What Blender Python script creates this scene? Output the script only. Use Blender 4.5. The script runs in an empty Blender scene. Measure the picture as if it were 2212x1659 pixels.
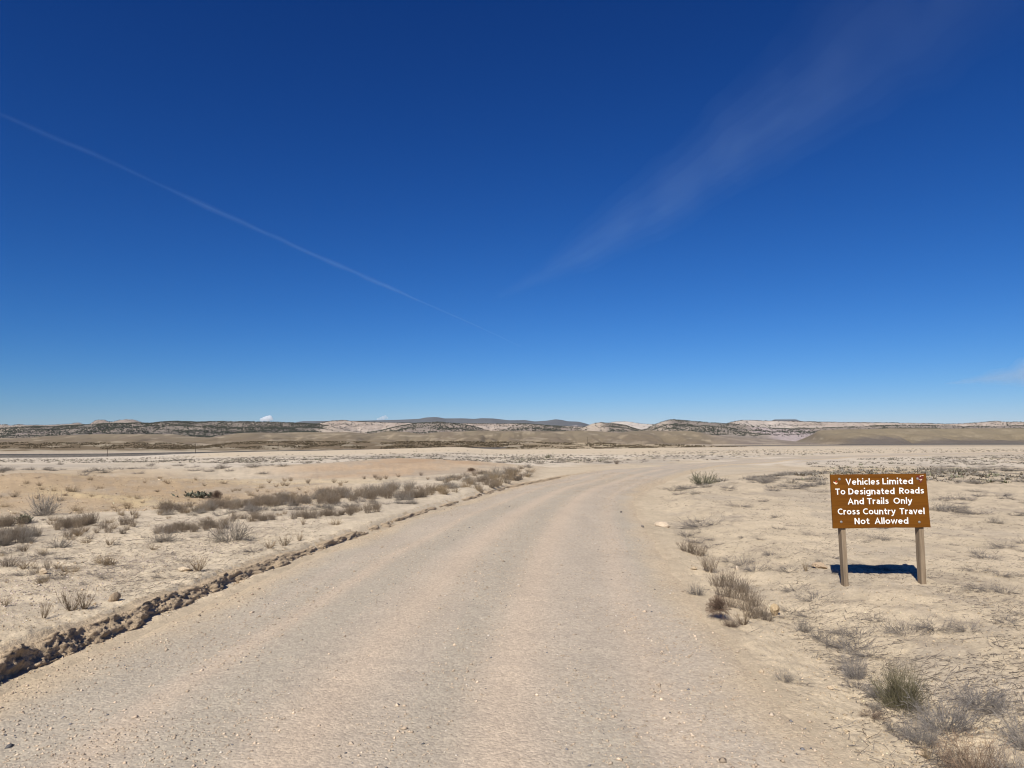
import bpy, bmesh, math, random
import numpy as np
from mathutils import Vector

R = math.radians
scene = bpy.context.scene
C = scene.collection

# ------------------------------------------------------------------ camera, sky, sun, exposure
F, CX, CY, HZ, EYE = 1534.0, 1106.0, 829.5, 950.0, 1.6      # photograph measured on a 2212 x 1659 grid
PITCH = math.atan((HZ - CY) / F)
cam_data = bpy.data.cameras.new('camera')
cam = bpy.data.objects.new('camera', cam_data)
C.objects.link(cam)
cam.location = (0, 0, EYE)
cam.rotation_euler = (math.pi / 2 + PITCH, 0, 0)
cam_data.sensor_width = 36.0
cam_data.lens = 36.0 * F / 2212.0
cam_data.clip_start = 0.05
cam_data.clip_end = 400000.0
scene.camera = cam

SUN_EL, SUN_AZ = 41.5, 202.5            # azimuth clockwise from +Y (behind the camera, to its left)
world = bpy.data.worlds.new('World')
scene.world = world
world.use_nodes = True
wn = world.node_tree
bg = wn.nodes['Background']
sky = wn.nodes.new('ShaderNodeTexSky')
sky.sky_type = 'NISHITA'
sky.sun_disc = False
sky.sun_elevation = R(SUN_EL)
sky.sun_rotation = R(SUN_AZ)
sky.altitude = 1500
sky.air_density = 1.1
sky.dust_density = 0.1
sky.ozone_density = 4.0
sep = wn.nodes.new('ShaderNodeSeparateColor')
com = wn.nodes.new('ShaderNodeCombineColor')
wn.links.new(sky.outputs[0], sep.inputs[0])
SKY_GRADE = ((2.0, .58), (1.42, .60), (1.17, .86))       # deep high-desert blue: response of each channel
for k, (pw_, sc_) in enumerate(SKY_GRADE):
    m0 = wn.nodes.new('ShaderNodeMath'); m0.operation = 'MULTIPLY'; m0.inputs[1].default_value = .1
    m1 = wn.nodes.new('ShaderNodeMath'); m1.operation = 'POWER'; m1.inputs[1].default_value = pw_
    m2 = wn.nodes.new('ShaderNodeMath'); m2.operation = 'MULTIPLY'; m2.inputs[1].default_value = sc_ * 10
    wn.links.new(sep.outputs[k], m0.inputs[0]); wn.links.new(m0.outputs[0], m1.inputs[0])
    wn.links.new(m1.outputs[0], m2.inputs[0]); wn.links.new(m2.outputs[0], com.inputs[k])
wn.links.new(com.outputs[0], bg.inputs[0])
bg.inputs[1].default_value = 0.068

sun_data = bpy.data.lights.new('sun', 'SUN')
sun_data.energy = 4.4
sun_data.angle = R(0.5)
sun_data.color = (1.0, 0.955, 0.88)
sun = bpy.data.objects.new('sun', sun_data)
C.objects.link(sun)
sd = Vector((math.sin(R(SUN_AZ)) * math.cos(R(SUN_EL)), math.cos(R(SUN_AZ)) * math.cos(R(SUN_EL)), math.sin(R(SUN_EL))))
sun.rotation_euler = sd.to_track_quat('Z', 'Y').to_euler()
sun.location = (0, 0, 50)

scene.view_settings.view_transform = 'Standard'
scene.view_settings.look = 'None'
scene.view_settings.exposure = 0.55
scene.view_settings.gamma = 1.0
scene.view_settings.use_curve_mapping = False
scene.render.engine = 'CYCLES'
scene.cycles.use_denoising = True
scene.cycles.denoiser = 'OPENIMAGEDENOISE'
scene.cycles.denoising_input_passes = 'RGB_ALBEDO_NORMAL'
scene.cycles.denoising_prefilter = 'ACCURATE'
scene.cycles.max_bounces = 6
scene.cycles.filter_width = 1.15
scene.cycles.volume_bounces = 6
scene.cycles.use_adaptive_sampling = False

# ------------------------------------------------------------------ numeric helpers
def _hash(ix, iy, seed):
    h = (ix.astype(np.int64) * 374761393 + iy.astype(np.int64) * 668265263 + seed * 1274126177) & 0xFFFFFFFF
    h = ((h ^ (h >> 13)) * 1274126177) & 0xFFFFFFFF
    h = ((h ^ (h >> 16)) * 2246822519) & 0xFFFFFFFF
    return (h ^ (h >> 15)) / 4294967295.0

def vnoise(x, y, seed=0):
    x = np.asarray(x, float); y = np.asarray(y, float)
    ix = np.floor(x); iy = np.floor(y)
    fx = x - ix; fy = y - iy
    fx = fx * fx * fx * (fx * (fx * 6 - 15) + 10); fy = fy * fy * fy * (fy * (fy * 6 - 15) + 10)
    a = _hash(ix, iy, seed); b = _hash(ix + 1, iy, seed); c = _hash(ix, iy + 1, seed); d = _hash(ix + 1, iy + 1, seed)
    return (a * (1 - fx) + b * fx) * (1 - fy) + (c * (1 - fx) + d * fx) * fy

def fbm(x, y, seed=0, octv=4, gain=0.5):
    s = 0.0; a = 1.0; t = 0.0; k = 1.0
    for o in range(octv):
        s = s + a * vnoise(x * k + 17.3 * o, y * k - 9.1 * o, seed + o); t += a; a *= gain; k *= 2.03
    return s / t

def ridged(x, y, seed=0, octv=3):
    s = 0.0; a = 1.0; t = 0.0; k = 1.0
    for o in range(octv):
        s = s + a * (1 - np.abs(2 * vnoise(x * k + 5.3 * o, y * k, seed + o) - 1)); t += a; a *= 0.5; k *= 2.1
    return s / t

def worley(x, y, seed=0):
    x = np.asarray(x, float); y = np.asarray(y, float)
    ix = np.floor(x); iy = np.floor(y)
    best = np.full(x.shape, 9.0)
    for i in (-1, 0, 1):
        for j in (-1, 0, 1):
            px = ix + i + _hash(ix + i, iy + j, seed); py = iy + j + _hash(ix + i, iy + j, seed + 77)
            best = np.minimum(best, (px - x) ** 2 + (py - y) ** 2)
    return np.sqrt(best)

def sstep(a, b, x):
    t = np.clip((x - a) / (b - a), 0, 1)
    return t * t * (3 - 2 * t)

def lerp(a, b, t):
    return a + (b - a) * t

def outline(pts):
    p = np.array(pts, float)
    return lambda x: np.interp(x, p[:, 0], p[:, 1])

# ------------------------------------------------------------------ mesh / object helpers
def mesh_np(name, v, f, cols=None, smooth=False):
    v = np.ascontiguousarray(v, np.float32); f = np.ascontiguousarray(f, np.int32)
    me = bpy.data.meshes.new(name)
    n, k = f.shape
    me.vertices.add(len(v)); me.vertices.foreach_set('co', v.ravel())
    me.loops.add(n * k); me.loops.foreach_set('vertex_index', f.ravel())
    me.polygons.add(n); me.polygons.foreach_set('loop_start', np.arange(0, n * k, k, dtype=np.int32))
    if smooth:
        me.polygons.foreach_set('use_smooth', np.ones(n, bool))
    me.update(calc_edges=True)
    if cols is not None:
        a = me.color_attributes.new('Col', 'FLOAT_COLOR', 'POINT')
        c = np.ones((len(v), 4), np.float32); c[:, :3] = cols
        a.data.foreach_set('color', c.ravel())
    return me

def obj(name, me, mat=None, parent=None, loc=None):
    o = bpy.data.objects.new(name, me)
    C.objects.link(o)
    if mat is not None and me is not None and not me.materials:
        me.materials.append(mat)
    if parent is not None:
        o.parent = parent
    if loc is not None:
        o.location = loc
    return o

def tag(o, label=None, cat=None, group=None, kind=None):
    if label: o['label'] = label
    if cat: o['category'] = cat
    if group: o['group'] = group
    if kind: o['kind'] = kind
    return o

def grid_faces(nr, nc):
    i = np.arange(nr - 1)[:, None] * nc + np.arange(nc - 1)[None, :]
    i = i.ravel()
    return np.stack([i, i + 1, i + nc + 1, i + nc], 1)

def box_mesh(name, dx, dy, dz, bev=0.0, seg=1):
    bm = bmesh.new()
    bmesh.ops.create_cube(bm, size=1.0)
    bmesh.ops.scale(bm, vec=(dx, dy, dz), verts=bm.verts)
    if bev > 0:
        bmesh.ops.bevel(bm, geom=list(bm.edges), offset=bev, segments=seg, affect='EDGES')
    me = bpy.data.meshes.new(name)
    bm.to_mesh(me); bm.free()
    return me

# ------------------------------------------------------------------ materials
def new_mat(name):
    m = bpy.data.materials.new(name)
    m.use_nodes = True
    nt = m.node_tree
    b = nt.nodes['Principled BSDF']
    b.inputs['Specular IOR Level'].default_value = 0.15
    return m, nt, b

def N(nt, typ, **kw):
    n = nt.nodes.new(typ)
    for k, v in kw.items():
        setattr(n, k, v)
    return n

def noise_node(nt, scale, detail=4, rough=0.55, vec=None):
    n = N(nt, 'ShaderNodeTexNoise')
    n.inputs['Scale'].default_value = scale
    n.inputs['Detail'].default_value = detail
    n.inputs['Roughness'].default_value = rough
    if vec is not None:
        nt.links.new(vec, n.inputs['Vector'])
    return n

def ramp(nt, src, stops):
    r = N(nt, 'ShaderNodeValToRGB')
    e = r.color_ramp.elements
    e[0].position = stops[0][0]; e[0].color = (*stops[0][1], 1)
    e[1].position = stops[-1][0]; e[1].color = (*stops[-1][1], 1)
    for p, c in stops[1:-1]:
        q = e.new(p); q.color = (*c, 1)
    nt.links.new(src, r.inputs[0])
    return r

def mul(nt, a, b, fac=1.0, mode='MULTIPLY'):
    m = N(nt, 'ShaderNodeMix', data_type='RGBA', blend_type=mode)
    m.inputs[0].default_value = fac
    nt.links.new(a, m.inputs[6])
    if hasattr(b, 'is_output'):
        nt.links.new(b, m.inputs[7])
    else:
        m.inputs[7].default_value = (*b, 1)
    return m.outputs[2]

def g3(v):
    return (v, v, v)

def earth_mat(name, base=None, scales=((0.35, .82, 1.14), (6, .88, 1.1), (60, .80, 1.16)), bumps=((22, 0.02), (120, 0.006)), rough=0.95, tint=None):
    """soil: base colour (vertex colour Col or a constant) broken up by noise of several sizes, with fine relief"""
    m, nt, b = new_mat(name)
    geo = N(nt, 'ShaderNodeNewGeometry')
    pos = geo.outputs['Position']
    if base is None:
        at = N(nt, 'ShaderNodeAttribute'); at.attribute_name = 'Col'
        col = at.outputs['Color']
    else:
        rgb = N(nt, 'ShaderNodeRGB'); rgb.outputs[0].default_value = (*base, 1)
        col = rgb.outputs[0]
    for sc, lo, hi in scales:
        n = noise_node(nt, sc, 5, 0.6, pos)
        r = ramp(nt, n.outputs[0], [(0.28, g3(lo)), (0.72, g3(hi))])
        col = mul(nt, col, r.outputs[0])
    if tint:
        n = noise_node(nt, tint[0], 3, 0.5, pos)
        r = ramp(nt, n.outputs[0], [(0.35, tint[1]), (0.65, tint[2])])
        col = mul(nt, col, r.outputs[0])
    nt.links.new(col, b.inputs['Base Color'])
    b.inputs['Roughness'].default_value = rough
    prev = None
    for sc, dist in bumps:
        n = noise_node(nt, sc, 4, 0.6, pos)
        bp = N(nt, 'ShaderNodeBump')
        bp.inputs['Strength'].default_value = 0.9
        bp.inputs['Distance'].default_value = dist
        nt.links.new(n.outputs[0], bp.inputs['Height'])
        if prev:
            nt.links.new(prev, bp.inputs['Normal'])
        prev = bp.outputs[0]
    if prev:
        nt.links.new(prev, b.inputs['Normal'])
    return m

def col_mat(name, rough=0.9, spec=0.1, jitter=None):
    """vertex colour, optionally shifted a little per object"""
    m, nt, b = new_mat(name)
    at = N(nt, 'ShaderNodeAttribute'); at.attribute_name = 'Col'
    col = at.outputs['Color']
    if jitter:
        oi = N(nt, 'ShaderNodeObjectInfo')
        r = ramp(nt, oi.outputs['Random'], [(0.0, jitter[0]), (1.0, jitter[1])])
        col = mul(nt, col, r.outputs[0])
    nt.links.new(col, b.inputs['Base Color'])
    b.inputs['Roughness'].default_value = rough
    b.inputs['Specular IOR Level'].default_value = spec
    return m

# ------------------------------------------------------------------ pixel <-> ground
CREST_Y = 650.0
crest_px = outline([(-2500, 989), (0, 988.5), (150, 988), (300, 986.5), (378, 981.5), (480, 977.5), (600, 974.5), (700, 973), (800, 970.5),
                    (900, 968), (960, 966), (1000, 966), (1040, 969), (1080, 971), (1134, 971), (1300, 970.5), (1512, 970), (1700, 968), (1850, 967), (2212, 966), (5000, 966)])
LW = np.log(np.array([60, 100, 200, 400, 650.]))
WV = np.array([1, .6, .3, .1, 0.])

def base_t(px, Y):
    """(pixel row - horizon)/F of the smooth ground seen at column px and depth Y (valid for Y > 0.5)"""
    Y = np.maximum(Y, 0.5)
    ly = np.log(Y)
    w = np.interp(ly, LW, WV)
    cp = crest_px(px)
    far = (cp + (1005.0 - cp) * w - HZ) / F
    flat = EYE / Y
    a = np.interp(ly, [math.log(30), math.log(60)], [0, 1])
    a = a * a * (3 - 2 * a)
    mid = lerp(flat, np.where(Y < 60, (1005 - HZ) / F * (60 / Y) ** 0.62, far), a)
    return np.where(Y <= 30, flat, np.where(Y < 60, mid, far))

PLAIN = -14.5
def base_z(x, y):
    Y = np.maximum(np.asarray(y, float), 0.5)
    x = np.asarray(x, float)
    px = np.clip(CX + F * x / Y, -2400, 4900)
    z = EYE - np.minimum(Y, CREST_Y) * base_t(px, np.minimum(Y, CREST_Y))
    # behind the low crest the land falls to the plain
    endY = lerp(760.0, 1900.0, sstep(1000, 1700, px))
    b = sstep(0, 1, (Y - CREST_Y) / (endY - CREST_Y))
    z = lerp(z, PLAIN, b)
    rr = np.hypot(x, np.asarray(y, float))
    # outside the cone of view the same gentle slope runs on
    side = -np.maximum(rr - 30, 0) * 0.021
    side = np.maximum(side, PLAIN)
    k = sstep(1.0, 1.6, np.abs(x) / Y)
    return lerp(z, side, k)

def ray(px, py):
    dx = (px - CX) / F; dz = -(py - CY) / F
    cp, sp = math.cos(PITCH), math.sin(PITCH)
    return np.array([dx, cp - dz * sp, sp + dz * cp])

def at_depth(px, py, Y):
    d = ray(px, py)
    s = Y / d[1]
    return np.array([0, 0, EYE]) + d * s

def at_alt(px, py, alt):
    d = ray(px, py)
    return np.array([0, 0, EYE]) + d * ((alt - EYE) / d[2])

YS = np.exp(np.linspace(math.log(2.0), math.log(CREST_Y), 1500))
def ground_px(px, py):
    """where the view ray through a pixel meets the smooth ground -> (x, y)"""
    d = ray(px, py)
    t = -(d[2] / d[1])
    tt = base_t(np.full(YS.shape, px), YS)
    i = np.searchsorted(-tt, -t)
    Y = YS[min(max(i, 0), len(YS) - 1)]
    return d[0] / d[1] * Y, Y

def ground_px_v(px, py):
    px = np.asarray(px, float); py = np.asarray(py, float)
    dx = (px - CX) / F; dz = -(py - CY) / F
    cp, sp_ = math.cos(PITCH), math.sin(PITCH)
    d1 = cp - dz * sp_; d2 = sp_ + dz * cp
    t = -d2 / d1
    lo = np.full(px.shape, math.log(2.0)); hi = np.full(px.shape, math.log(CREST_Y))
    for _ in range(26):
        mid = (lo + hi) / 2
        far = base_t(px, np.exp(mid)) > t
        lo = np.where(far, mid, lo); hi = np.where(far, hi, mid)
    Y = np.exp((lo + hi) / 2)
    return dx / d1 * Y, Y

# ------------------------------------------------------------------ road and bank lines
LE = [(-3.2, -12), (-3.2, -4), (-3.2, 1), (-3.2, 4.46), (-2.88, 7.2), (-2.62, 10), (-1.8, 14.9)] + [ground_px(*p) for p in
      [(1026, 1083), (1124, 1052), (1221, 1032.6), (1319, 1014.5), (1400, 1008), (1500, 1000.5), (1632, 992.5), (1768, 985), (2000, 979.5), (2400, 976)]]
RE = [(1.9, -12), (1.85, -4), (1.6, 1), (1.56, 4.46), (1.74, 7.2), (2.02, 10), (2.52, 14.6)] + [ground_px(*p) for p in
      [(1364, 1090), (1377, 1067), (1407, 1048), (1452, 1030.5), (1495, 1016), (1545, 1005.5), (1690, 995.5), (1850, 987.5), (2050, 981.8), (2450, 977.5)]]
LE = np.array(LE, float); RE = np.array(RE, float)

def resample(P, n=360, smooth=9):
    # dense, smoothed polyline
    d = np.r_[0, np.cumsum(np.hypot(*np.diff(P, axis=0).T))]
    par = np.linspace(0, 1, len(P))
    u = np.linspace(0, 1, n * 4)
    Q = np.stack([np.interp(u, par, P[:, k]) for k in (0, 1)], 1)
    w = int(n * 4 / len(P) * 0.45) | 1
    ker = np.hanning(w + 2)[1:-1]; ker /= ker.sum()
    pad = np.pad(Q, ((w // 2, w // 2), (0, 0)), mode='edge')
    Q2 = np.stack([np.convolve(pad[:, k], ker, 'valid') for k in (0, 1)], 1)
    Q2[:w] = lerp(Q[:w], Q2[:w], np.linspace(0, 1, w)[:, None]); Q2[-w:] = lerp(Q[-w:], Q2[-w:], np.linspace(1, 0, w)[:, None])
    return Q2
LD = resample(LE); RD = resample(RE)
CD = (LD + RD) / 2
HW = np.hypot(*(LD - RD).T) / 2
CDs = CD[::3]; HWs = HW[::3]
TAN = np.gradient(CDs, axis=0); TAN /= np.hypot(*TAN.T)[:, None]

def road_t(x, y):
    """signed lateral road coordinate: -1 left edge, +1 right edge"""
    x = np.asarray(x, float); y = np.asarray(y, float)
    sh = x.shape; x = x.ravel(); y = y.ravel()
    out = np.full(x.shape, 99.0)
    m = np.where((x > -40) & (x < 160) & (y > -14) & (y < 260))[0]
    for k in range(0, len(m), 20000):
        q = m[k:k + 20000]
        dx = x[q][:, None] - CDs[None, :, 0]; dy = y[q][:, None] - CDs[None, :, 1]
        j = np.argmin(dx * dx + dy * dy, axis=1); r = np.arange(len(q))
        s = dx[r, j] * TAN[j, 1] - dy[r, j] * TAN[j, 0]
        out[q] = s / HWs[j]
    return out.reshape(sh)

BANK = np.array([(-3.5, 2.0), (-3.42, 3.5), (-3.36, 4.65), (-3.35, 5.04), (-3.32, 5.45), (-3.25, 5.99), (-3.16, 6.61), (-3.05, 8.4), (-2.72, 10.2), (-2.52, 11.26), (-2.16, 13.3), (-1.72, 16.0), (-1.12, 18.6), (0.06, 24.0), (1.95, 29.6), (3.4, 33.5), (5.0, 37.5)])
def bank_x(y):
    return np.interp(y, BANK[:, 1], BANK[:, 0]) + 0.035 * (fbm(np.asarray(y) * 1.3, np.asarray(y) * 0 + 3.3, 51, 3) - .5) * 2
def bank_h(y):
    return np.interp(y, [-20, 2, 4.5, 7, 10, 13, 16, 19, 24, 30, 34, 36], [.12, .17, .17, .145, .12, .11, .105, .10, .09, .085, .05, 0.0])

def ground_z(x, y, micro=True):
    x = np.asarray(x, float); y = np.asarray(y, float)
    z = base_z(x, y)
    r = np.hypot(x, y)
    # broad swells
    amp = sstep(3, 18, r) * (1 - sstep(250, 900, r))
    z = z + amp * (fbm(x / 9, y / 9, 3, 3) - .5) * 0.22
    # orange mound left of the road and paler heaps at the far left
    def heap(cx, cy, rx, ry, h):
        d = np.sqrt(((x - cx) / rx) ** 2 + ((y - cy) / ry) ** 2)
        return h * np.clip(1 - d, 0, 1) ** 1.2
    z = z + heap(-6.5, 42, 11, 12, .62) * (0.8 + .4 * fbm(x / 3, y / 3, 8, 3))
    z = z + heap(-16.5, 24.5, 8, 5, .40) * (0.7 + .6 * fbm(x / 1.3, y / 1.3, 9, 3))
    z = z + heap(-12.0, 19.0, 4, 2.2, .22) * (0.6 + .8 * fbm(x / .8, y / .8, 10, 3))
    z = z + heap(-16, 35, 14, 6, .30)
    # left of the grader cut the old surface stands higher
    bh = bank_h(y)
    d = bank_x(y) - x                                   # >0 on the left of the bank foot
    z = z + np.where((y > -20) & (y < 36), bh * sstep(0.08, 0.26, d) * (1 - sstep(3, 11, d)), 0)
    # shallow ditch and berm on the right of the road
    t = road_t(x, y)
    hw = 2.2
    e = (t - 1) * hw                                    # metres right of the right edge
    near = (1 - sstep(30, 48, y)) * (y > -14)
    z = z + near * (-0.07 * np.exp(-((e - 0.75) / 0.4) ** 2) + 0.09 * sstep(0.9, 2.0, e) * (1 - sstep(4, 11, e)))
    el = (-1 - t) * hw
    nl = sstep(15, 18, y) * (1 - sstep(38, 48, y))
    z = z + nl * (0.08 * sstep(0.05, 0.9, el) * (1 - sstep(2, 7, el)))
    # the graded bed
    onroad = 1 - sstep(0.9, 1.06, np.abs(t))
    if micro:
        off = sstep(1.02, 1.12, np.abs(t))
        mm = off * (1 - sstep(25, 90, r))
        z = z + mm * ((fbm(x * 2.2, y * 2.2, 21, 4) - .5) * 0.055 + (ridged(x * 5, y * 5, 31, 3) - .5) * 0.022)
        z = z + off * (1 - sstep(8, 30, r)) * (fbm(x * 26, y * 26, 41, 2) - .5) * 0.016
        z = z + (1 - off) * (fbm(x * 6, y * 6, 22, 3) - .5) * 0.012
    z = z - 0.055 * onroad
    return z

def road_z(x, y, t):
    z = base_z(x, y)
    r = np.hypot(x, y)
    z = z + sstep(3, 18, r) * (1 - sstep(250, 900, r)) * (fbm(x / 9, y / 9, 3, 3) - .5) * 0.22
    crown = 0.035 * (1 - np.abs(t) ** 2)
    tracks = 0
    for c in (-0.72, -0.25, 0.2, 0.66):
        tracks = tracks - 0.010 * np.exp(-((t - c + 0.05 * (fbm(y / 4, t * 0 + c, 61, 2) - .5)) / 0.075) ** 2)
    fine = (fbm(x * 3, y * 3, 62, 3) - .5) * 0.016 + (fbm(x * 14, y * 14, 63, 2) - .5) * 0.008
    edge = -0.05 * sstep(0.98, 1.14, np.abs(t) + 0.10 * (fbm(x * 1.7, y * 1.7, 64, 3) - .5))
    return z + crown + tracks + fine + edge

# ------------------------------------------------------------------ ground sheet
fine = np.linspace(-41, 41, 821)
coarse = np.r_[np.linspace(44, 316, 69)]
AZ = np.r_[fine, coarse]                                # degrees clockwise from +Y
rows = [0.25, 0.6, 1.0, 1.5, 2.0, 2.4]
ypix = np.linspace(1800, 1002, 370)
rows += list(EYE * F / (ypix - HZ))
rows += list(np.exp(np.linspace(math.log(48.5), math.log(800), 84)))
rows += list(np.exp(np.linspace(math.log(840), math.log(24000), 30)))
RR = np.array(rows)
az = np.radians(AZ)
GX = RR[:, None] * np.sin(az)[None, :]
GY = RR[:, None] * np.cos(az)[None, :]
GZ = ground_z(GX, GY)
nr, nc = GX.shape
V = np.stack([GX.ravel(), GY.ravel(), GZ.ravel()], 1)
Fq = grid_faces(nr, nc)
wrap = np.arange(nr - 1) * nc
Fq = np.r_[Fq, np.stack([wrap + nc - 1, wrap, wrap + nc, wrap + 2 * nc - 1], 1)]
Fq = Fq[:, ::-1]

SAND = np.array([.53, .43, .295]); PALE = np.array([.545, .455, .33]); ORANGE = np.array([.40, .27, .16]); BROWN = np.array([.37, .265, .155])
GREY = np.array([.40, .345, .275]); WHITE = np.array([.57, .49, .38]); PINK = np.array([.47, .38, .29]); CREAM = np.array([.56, .43, .245])

def ground_col(x, y):
    r = np.hypot(x, y)
    Y = np.maximum(y, 0.5)
    zz = base_z(x, y)
    px = CX + F * x / Y
    py = HZ + F * (EYE - zz) / Y
    wx = px + 90 * (fbm(x / 2.6, y / 2.6, 71, 3) - .5) * 2 * np.clip(12 / r, .25, 1.2)
    wy = py + 26 * (fbm(x / 2.2, y / 2.2, 72, 3) - .5) * 2 * np.clip(12 / r, .08, 1)
    c = np.ones(x.shape + (3,)) * SAND
    def blend(col, w):
        nonlocal c
        w = np.clip(w, 0, 1)[..., None]
        c = c * (1 - w) + col * w
    def ell(cx, cy, rx, ry, soft=.5):
        d = np.sqrt(((wx - cx) / rx) ** 2 + ((wy - cy) / ry) ** 2)
        return 1 - sstep(1 - soft, 1 + soft * .4, d)
    front = (y > 0.5)
    blend(PALE, front * sstep(1180, 1130, py) * sstep(1300, 1000, px) * .9)
    # brown and orange rises on the left
    blend(BROWN, front * ell(160, 1062, 420, 48) * .85)
    blend(BROWN * 1.08, front * ell(520, 1068, 300, 30) * .6)
    blend(CREAM, front * ell(330, 1078, 120, 12, .8) * .8)
    blend(CREAM, front * ell(180, 1073, 110, 10, .8) * .8)
    blend(CREAM, front * ell(160, 1040, 60, 7, .8) * .7)
    blend(CREAM, front * ell(640, 1045, 330, 9, .8) * .5)
    blend(ORANGE, front * ell(820, 1024, 270, 18, .7) * .75)
    blend(ORANGE, front * ell(960, 1012, 170, 9, .6) * .8)
    blend(np.array([.58, .48, .34]), front * sstep(1420, 1340, wy) * sstep(1115, 1150, wy) * sstep(1000, 850, px) * .8)
    # grey sage flats
    flats = sstep(1016, 1006, py) * sstep(45, 70, r)
    n1 = fbm(x / 14, y / 38, 73, 4)
    blend(GREY, front * flats * sstep(.48, .66, n1) * .7)
    blend(WHITE, front * flats * sstep(.56, .42, n1) * .8)
    # pale sand on the low crest
    cp = crest_px(px)
    blend(np.array([.56, .455, .315]), front * sstep(26, 13, py - cp) * sstep(140, 260, r) * sstep(350, 480, px) * .9)
    blend(WHITE, front * sstep(8, 2, py - cp) * sstep(250, 420, r) * sstep(480, 350, px) * .9)
    # right flats a touch greyer far out
    n2 = fbm(x / 6, y / 12, 74, 4)
    blend(GREY * 1.05, front * sstep(1400, 1550, px) * sstep(18, 60, r) * sstep(.52, .66, n2) * .6)
    blend(CREAM, front * ell(1900, 1022, 170, 9, .8) * .7)
    # darker dust at the road sides
    t = road_t(x, y)
    sh = np.exp(-((np.abs(t) - 1.04) / .07) ** 2)
    blend(np.array([.465, .37, .252]), sh * .8)
    # plain beyond the crest
    blend(np.array([.40, .325, .23]), sstep(700, 1100, r) * .9)
    # greyer crust with ground-in litter
    n3 = fbm(x / 1.3, y / 2.0, 76, 5, .6)
    blend(np.array([.37, .31, .235]), (1 - sstep(60, 110, r)) * sstep(.54, .66, n3) * .5 * sstep(1.15, 1.4, np.abs(t)))
    n4 = fbm(x * 3.1, y * 2.3, 77, 4, .6)
    blend(np.array([.34, .275, .20]), (1 - sstep(25, 50, r)) * sstep(.58, .68, n4) * .45 * sstep(1.2, 1.5, np.abs(t)))
    # fine mottling of crust
    m = fbm(x * 1.1, y * 1.1, 75, 5)
    c *= (0.9 + 0.2 * m)[..., None]
    return c
GC = ground_col(GX, GY).reshape(-1, 3)
M_ground = earth_mat('desert_soil', scales=((0.5, .90, 1.08), (5, .86, 1.10), (45, .80, 1.14)), bumps=((9, 0.010), (48, 0.009), (150, 0.004)))
ground = obj('ground', mesh_np('ground', V, Fq, GC, smooth=True), M_ground)
tag(ground, 'pale tan desert floor with brown and orange rises', kind='structure')

# ------------------------------------------------------------------ gravel road
ns = len(CD)
ts = np.r_[-1.2, -1.15, -1.1, np.linspace(-1.07, 1.07, 75), 1.1, 1.15, 1.2]
sel = np.unique(np.r_[np.arange(0, ns, 2)])
# denser stations near the camera
def road_point(u, t):
    i = np.interp(u, np.arange(ns), np.arange(ns))
    l = np.stack([np.interp(u, np.arange(ns), LD[:, k]) for k in (0, 1)], -1)
    r_ = np.stack([np.interp(u, np.arange(ns), RD[:, k]) for k in (0, 1)], -1)
    a = (t + 1) / 2
    return l * (1 - a)[..., None] + r_ * a[..., None]
us = [0.0]
while us[-1] < ns - 1:
    c0 = CD[int(us[-1])]
    dist = max(2.0, math.hypot(c0[0], c0[1]))
    seg = math.hypot(*(CD[min(int(us[-1]) + 1, ns - 1)] - c0)) + 1e-6
    step = min(max(dist * dist / 900.0, 0.05), 2.0)
    us.append(us[-1] + max(0.05, step / seg))
us[-1] = ns - 1
US, TS = np.meshgrid(np.array(us), ts, indexing='ij')
RP = road_point(US, TS)
RZ = road_z(RP[..., 0], RP[..., 1], TS)
VR = np.stack([RP[..., 0].ravel(), RP[..., 1].ravel(), RZ.ravel()], 1)
x, y, t = RP[..., 0], RP[..., 1], TS
rc = np.ones(x.shape + (3,)) * np.array([.43, .362, .278])
stripe = fbm(t * 5.5, y / 16, 81, 3)
w = sstep(.42, .62, stripe)[..., None]
rc = rc * (1 - w) + np.array([.40, .345, .265]) * w
w = (np.exp(-((t + .12) / .10) ** 2) * .8 + np.exp(-((t - .32) / .10) ** 2) * .8 + np.exp(-((t + .55) / .05) ** 2) * .7 + np.exp(-((t - .72) / .06) ** 2) * .5)[..., None]
rc = rc * (1 - w) + np.array([.495, .395, .29]) * w
w = np.clip(sstep(.80, 1.05, np.abs(t) + .22 * (fbm(x * .9, y * .9, 82, 4) - .5) + .08 * (fbm(x * 7, y * 7, 84, 2) - .5)), 0, 1)[..., None]
rc = rc * (1 - w) + np.array([.475, .38, .26]) * w
rc = rc * (0.93 + .14 * fbm(x * 3, y * 1.2, 83, 4))[..., None]

M_road, nt, b = new_mat('road_gravel')
at = N(nt, 'ShaderNodeAttribute'); at.attribute_name = 'Col'
geo = N(nt, 'ShaderNodeNewGeometry'); pos = geo.outputs['Position']
col = at.outputs['Color']
n = noise_node(nt, 26, 6, .7, pos); r_ = ramp(nt, n.outputs[0], [(.3, g3(.84)), (.7, g3(1.13))]); col = mul(nt, col, r_.outputs[0])
vo = N(nt, 'ShaderNodeTexVoronoi'); vo.inputs['Scale'].default_value = 55; nt.links.new(pos, vo.inputs['Vector'])
r_ = ramp(nt, vo.outputs['Color'], [(.2, (.88, .87, .87)), (.8, (1.09, 1.08, 1.06))]); col = mul(nt, col, r_.outputs[0])
nt.links.new(col, b.inputs['Base Color']); b.inputs['Roughness'].default_value = .95
bp1 = N(nt, 'ShaderNodeBump'); bp1.inputs['Strength'].default_value = .8; bp1.inputs['Distance'].default_value = .0045
inv = N(nt, 'ShaderNodeMath', operation='SUBTRACT'); inv.inputs[0].default_value = 1.0
nt.links.new(vo.outputs['Distance'], inv.inputs[1]); nt.links.new(inv.outputs[0], bp1.inputs['Height'])
vo2 = N(nt, 'ShaderNodeTexVoronoi'); vo2.inputs['Scale'].default_value = 130; nt.links.new(pos, vo2.inputs['Vector'])
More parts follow.
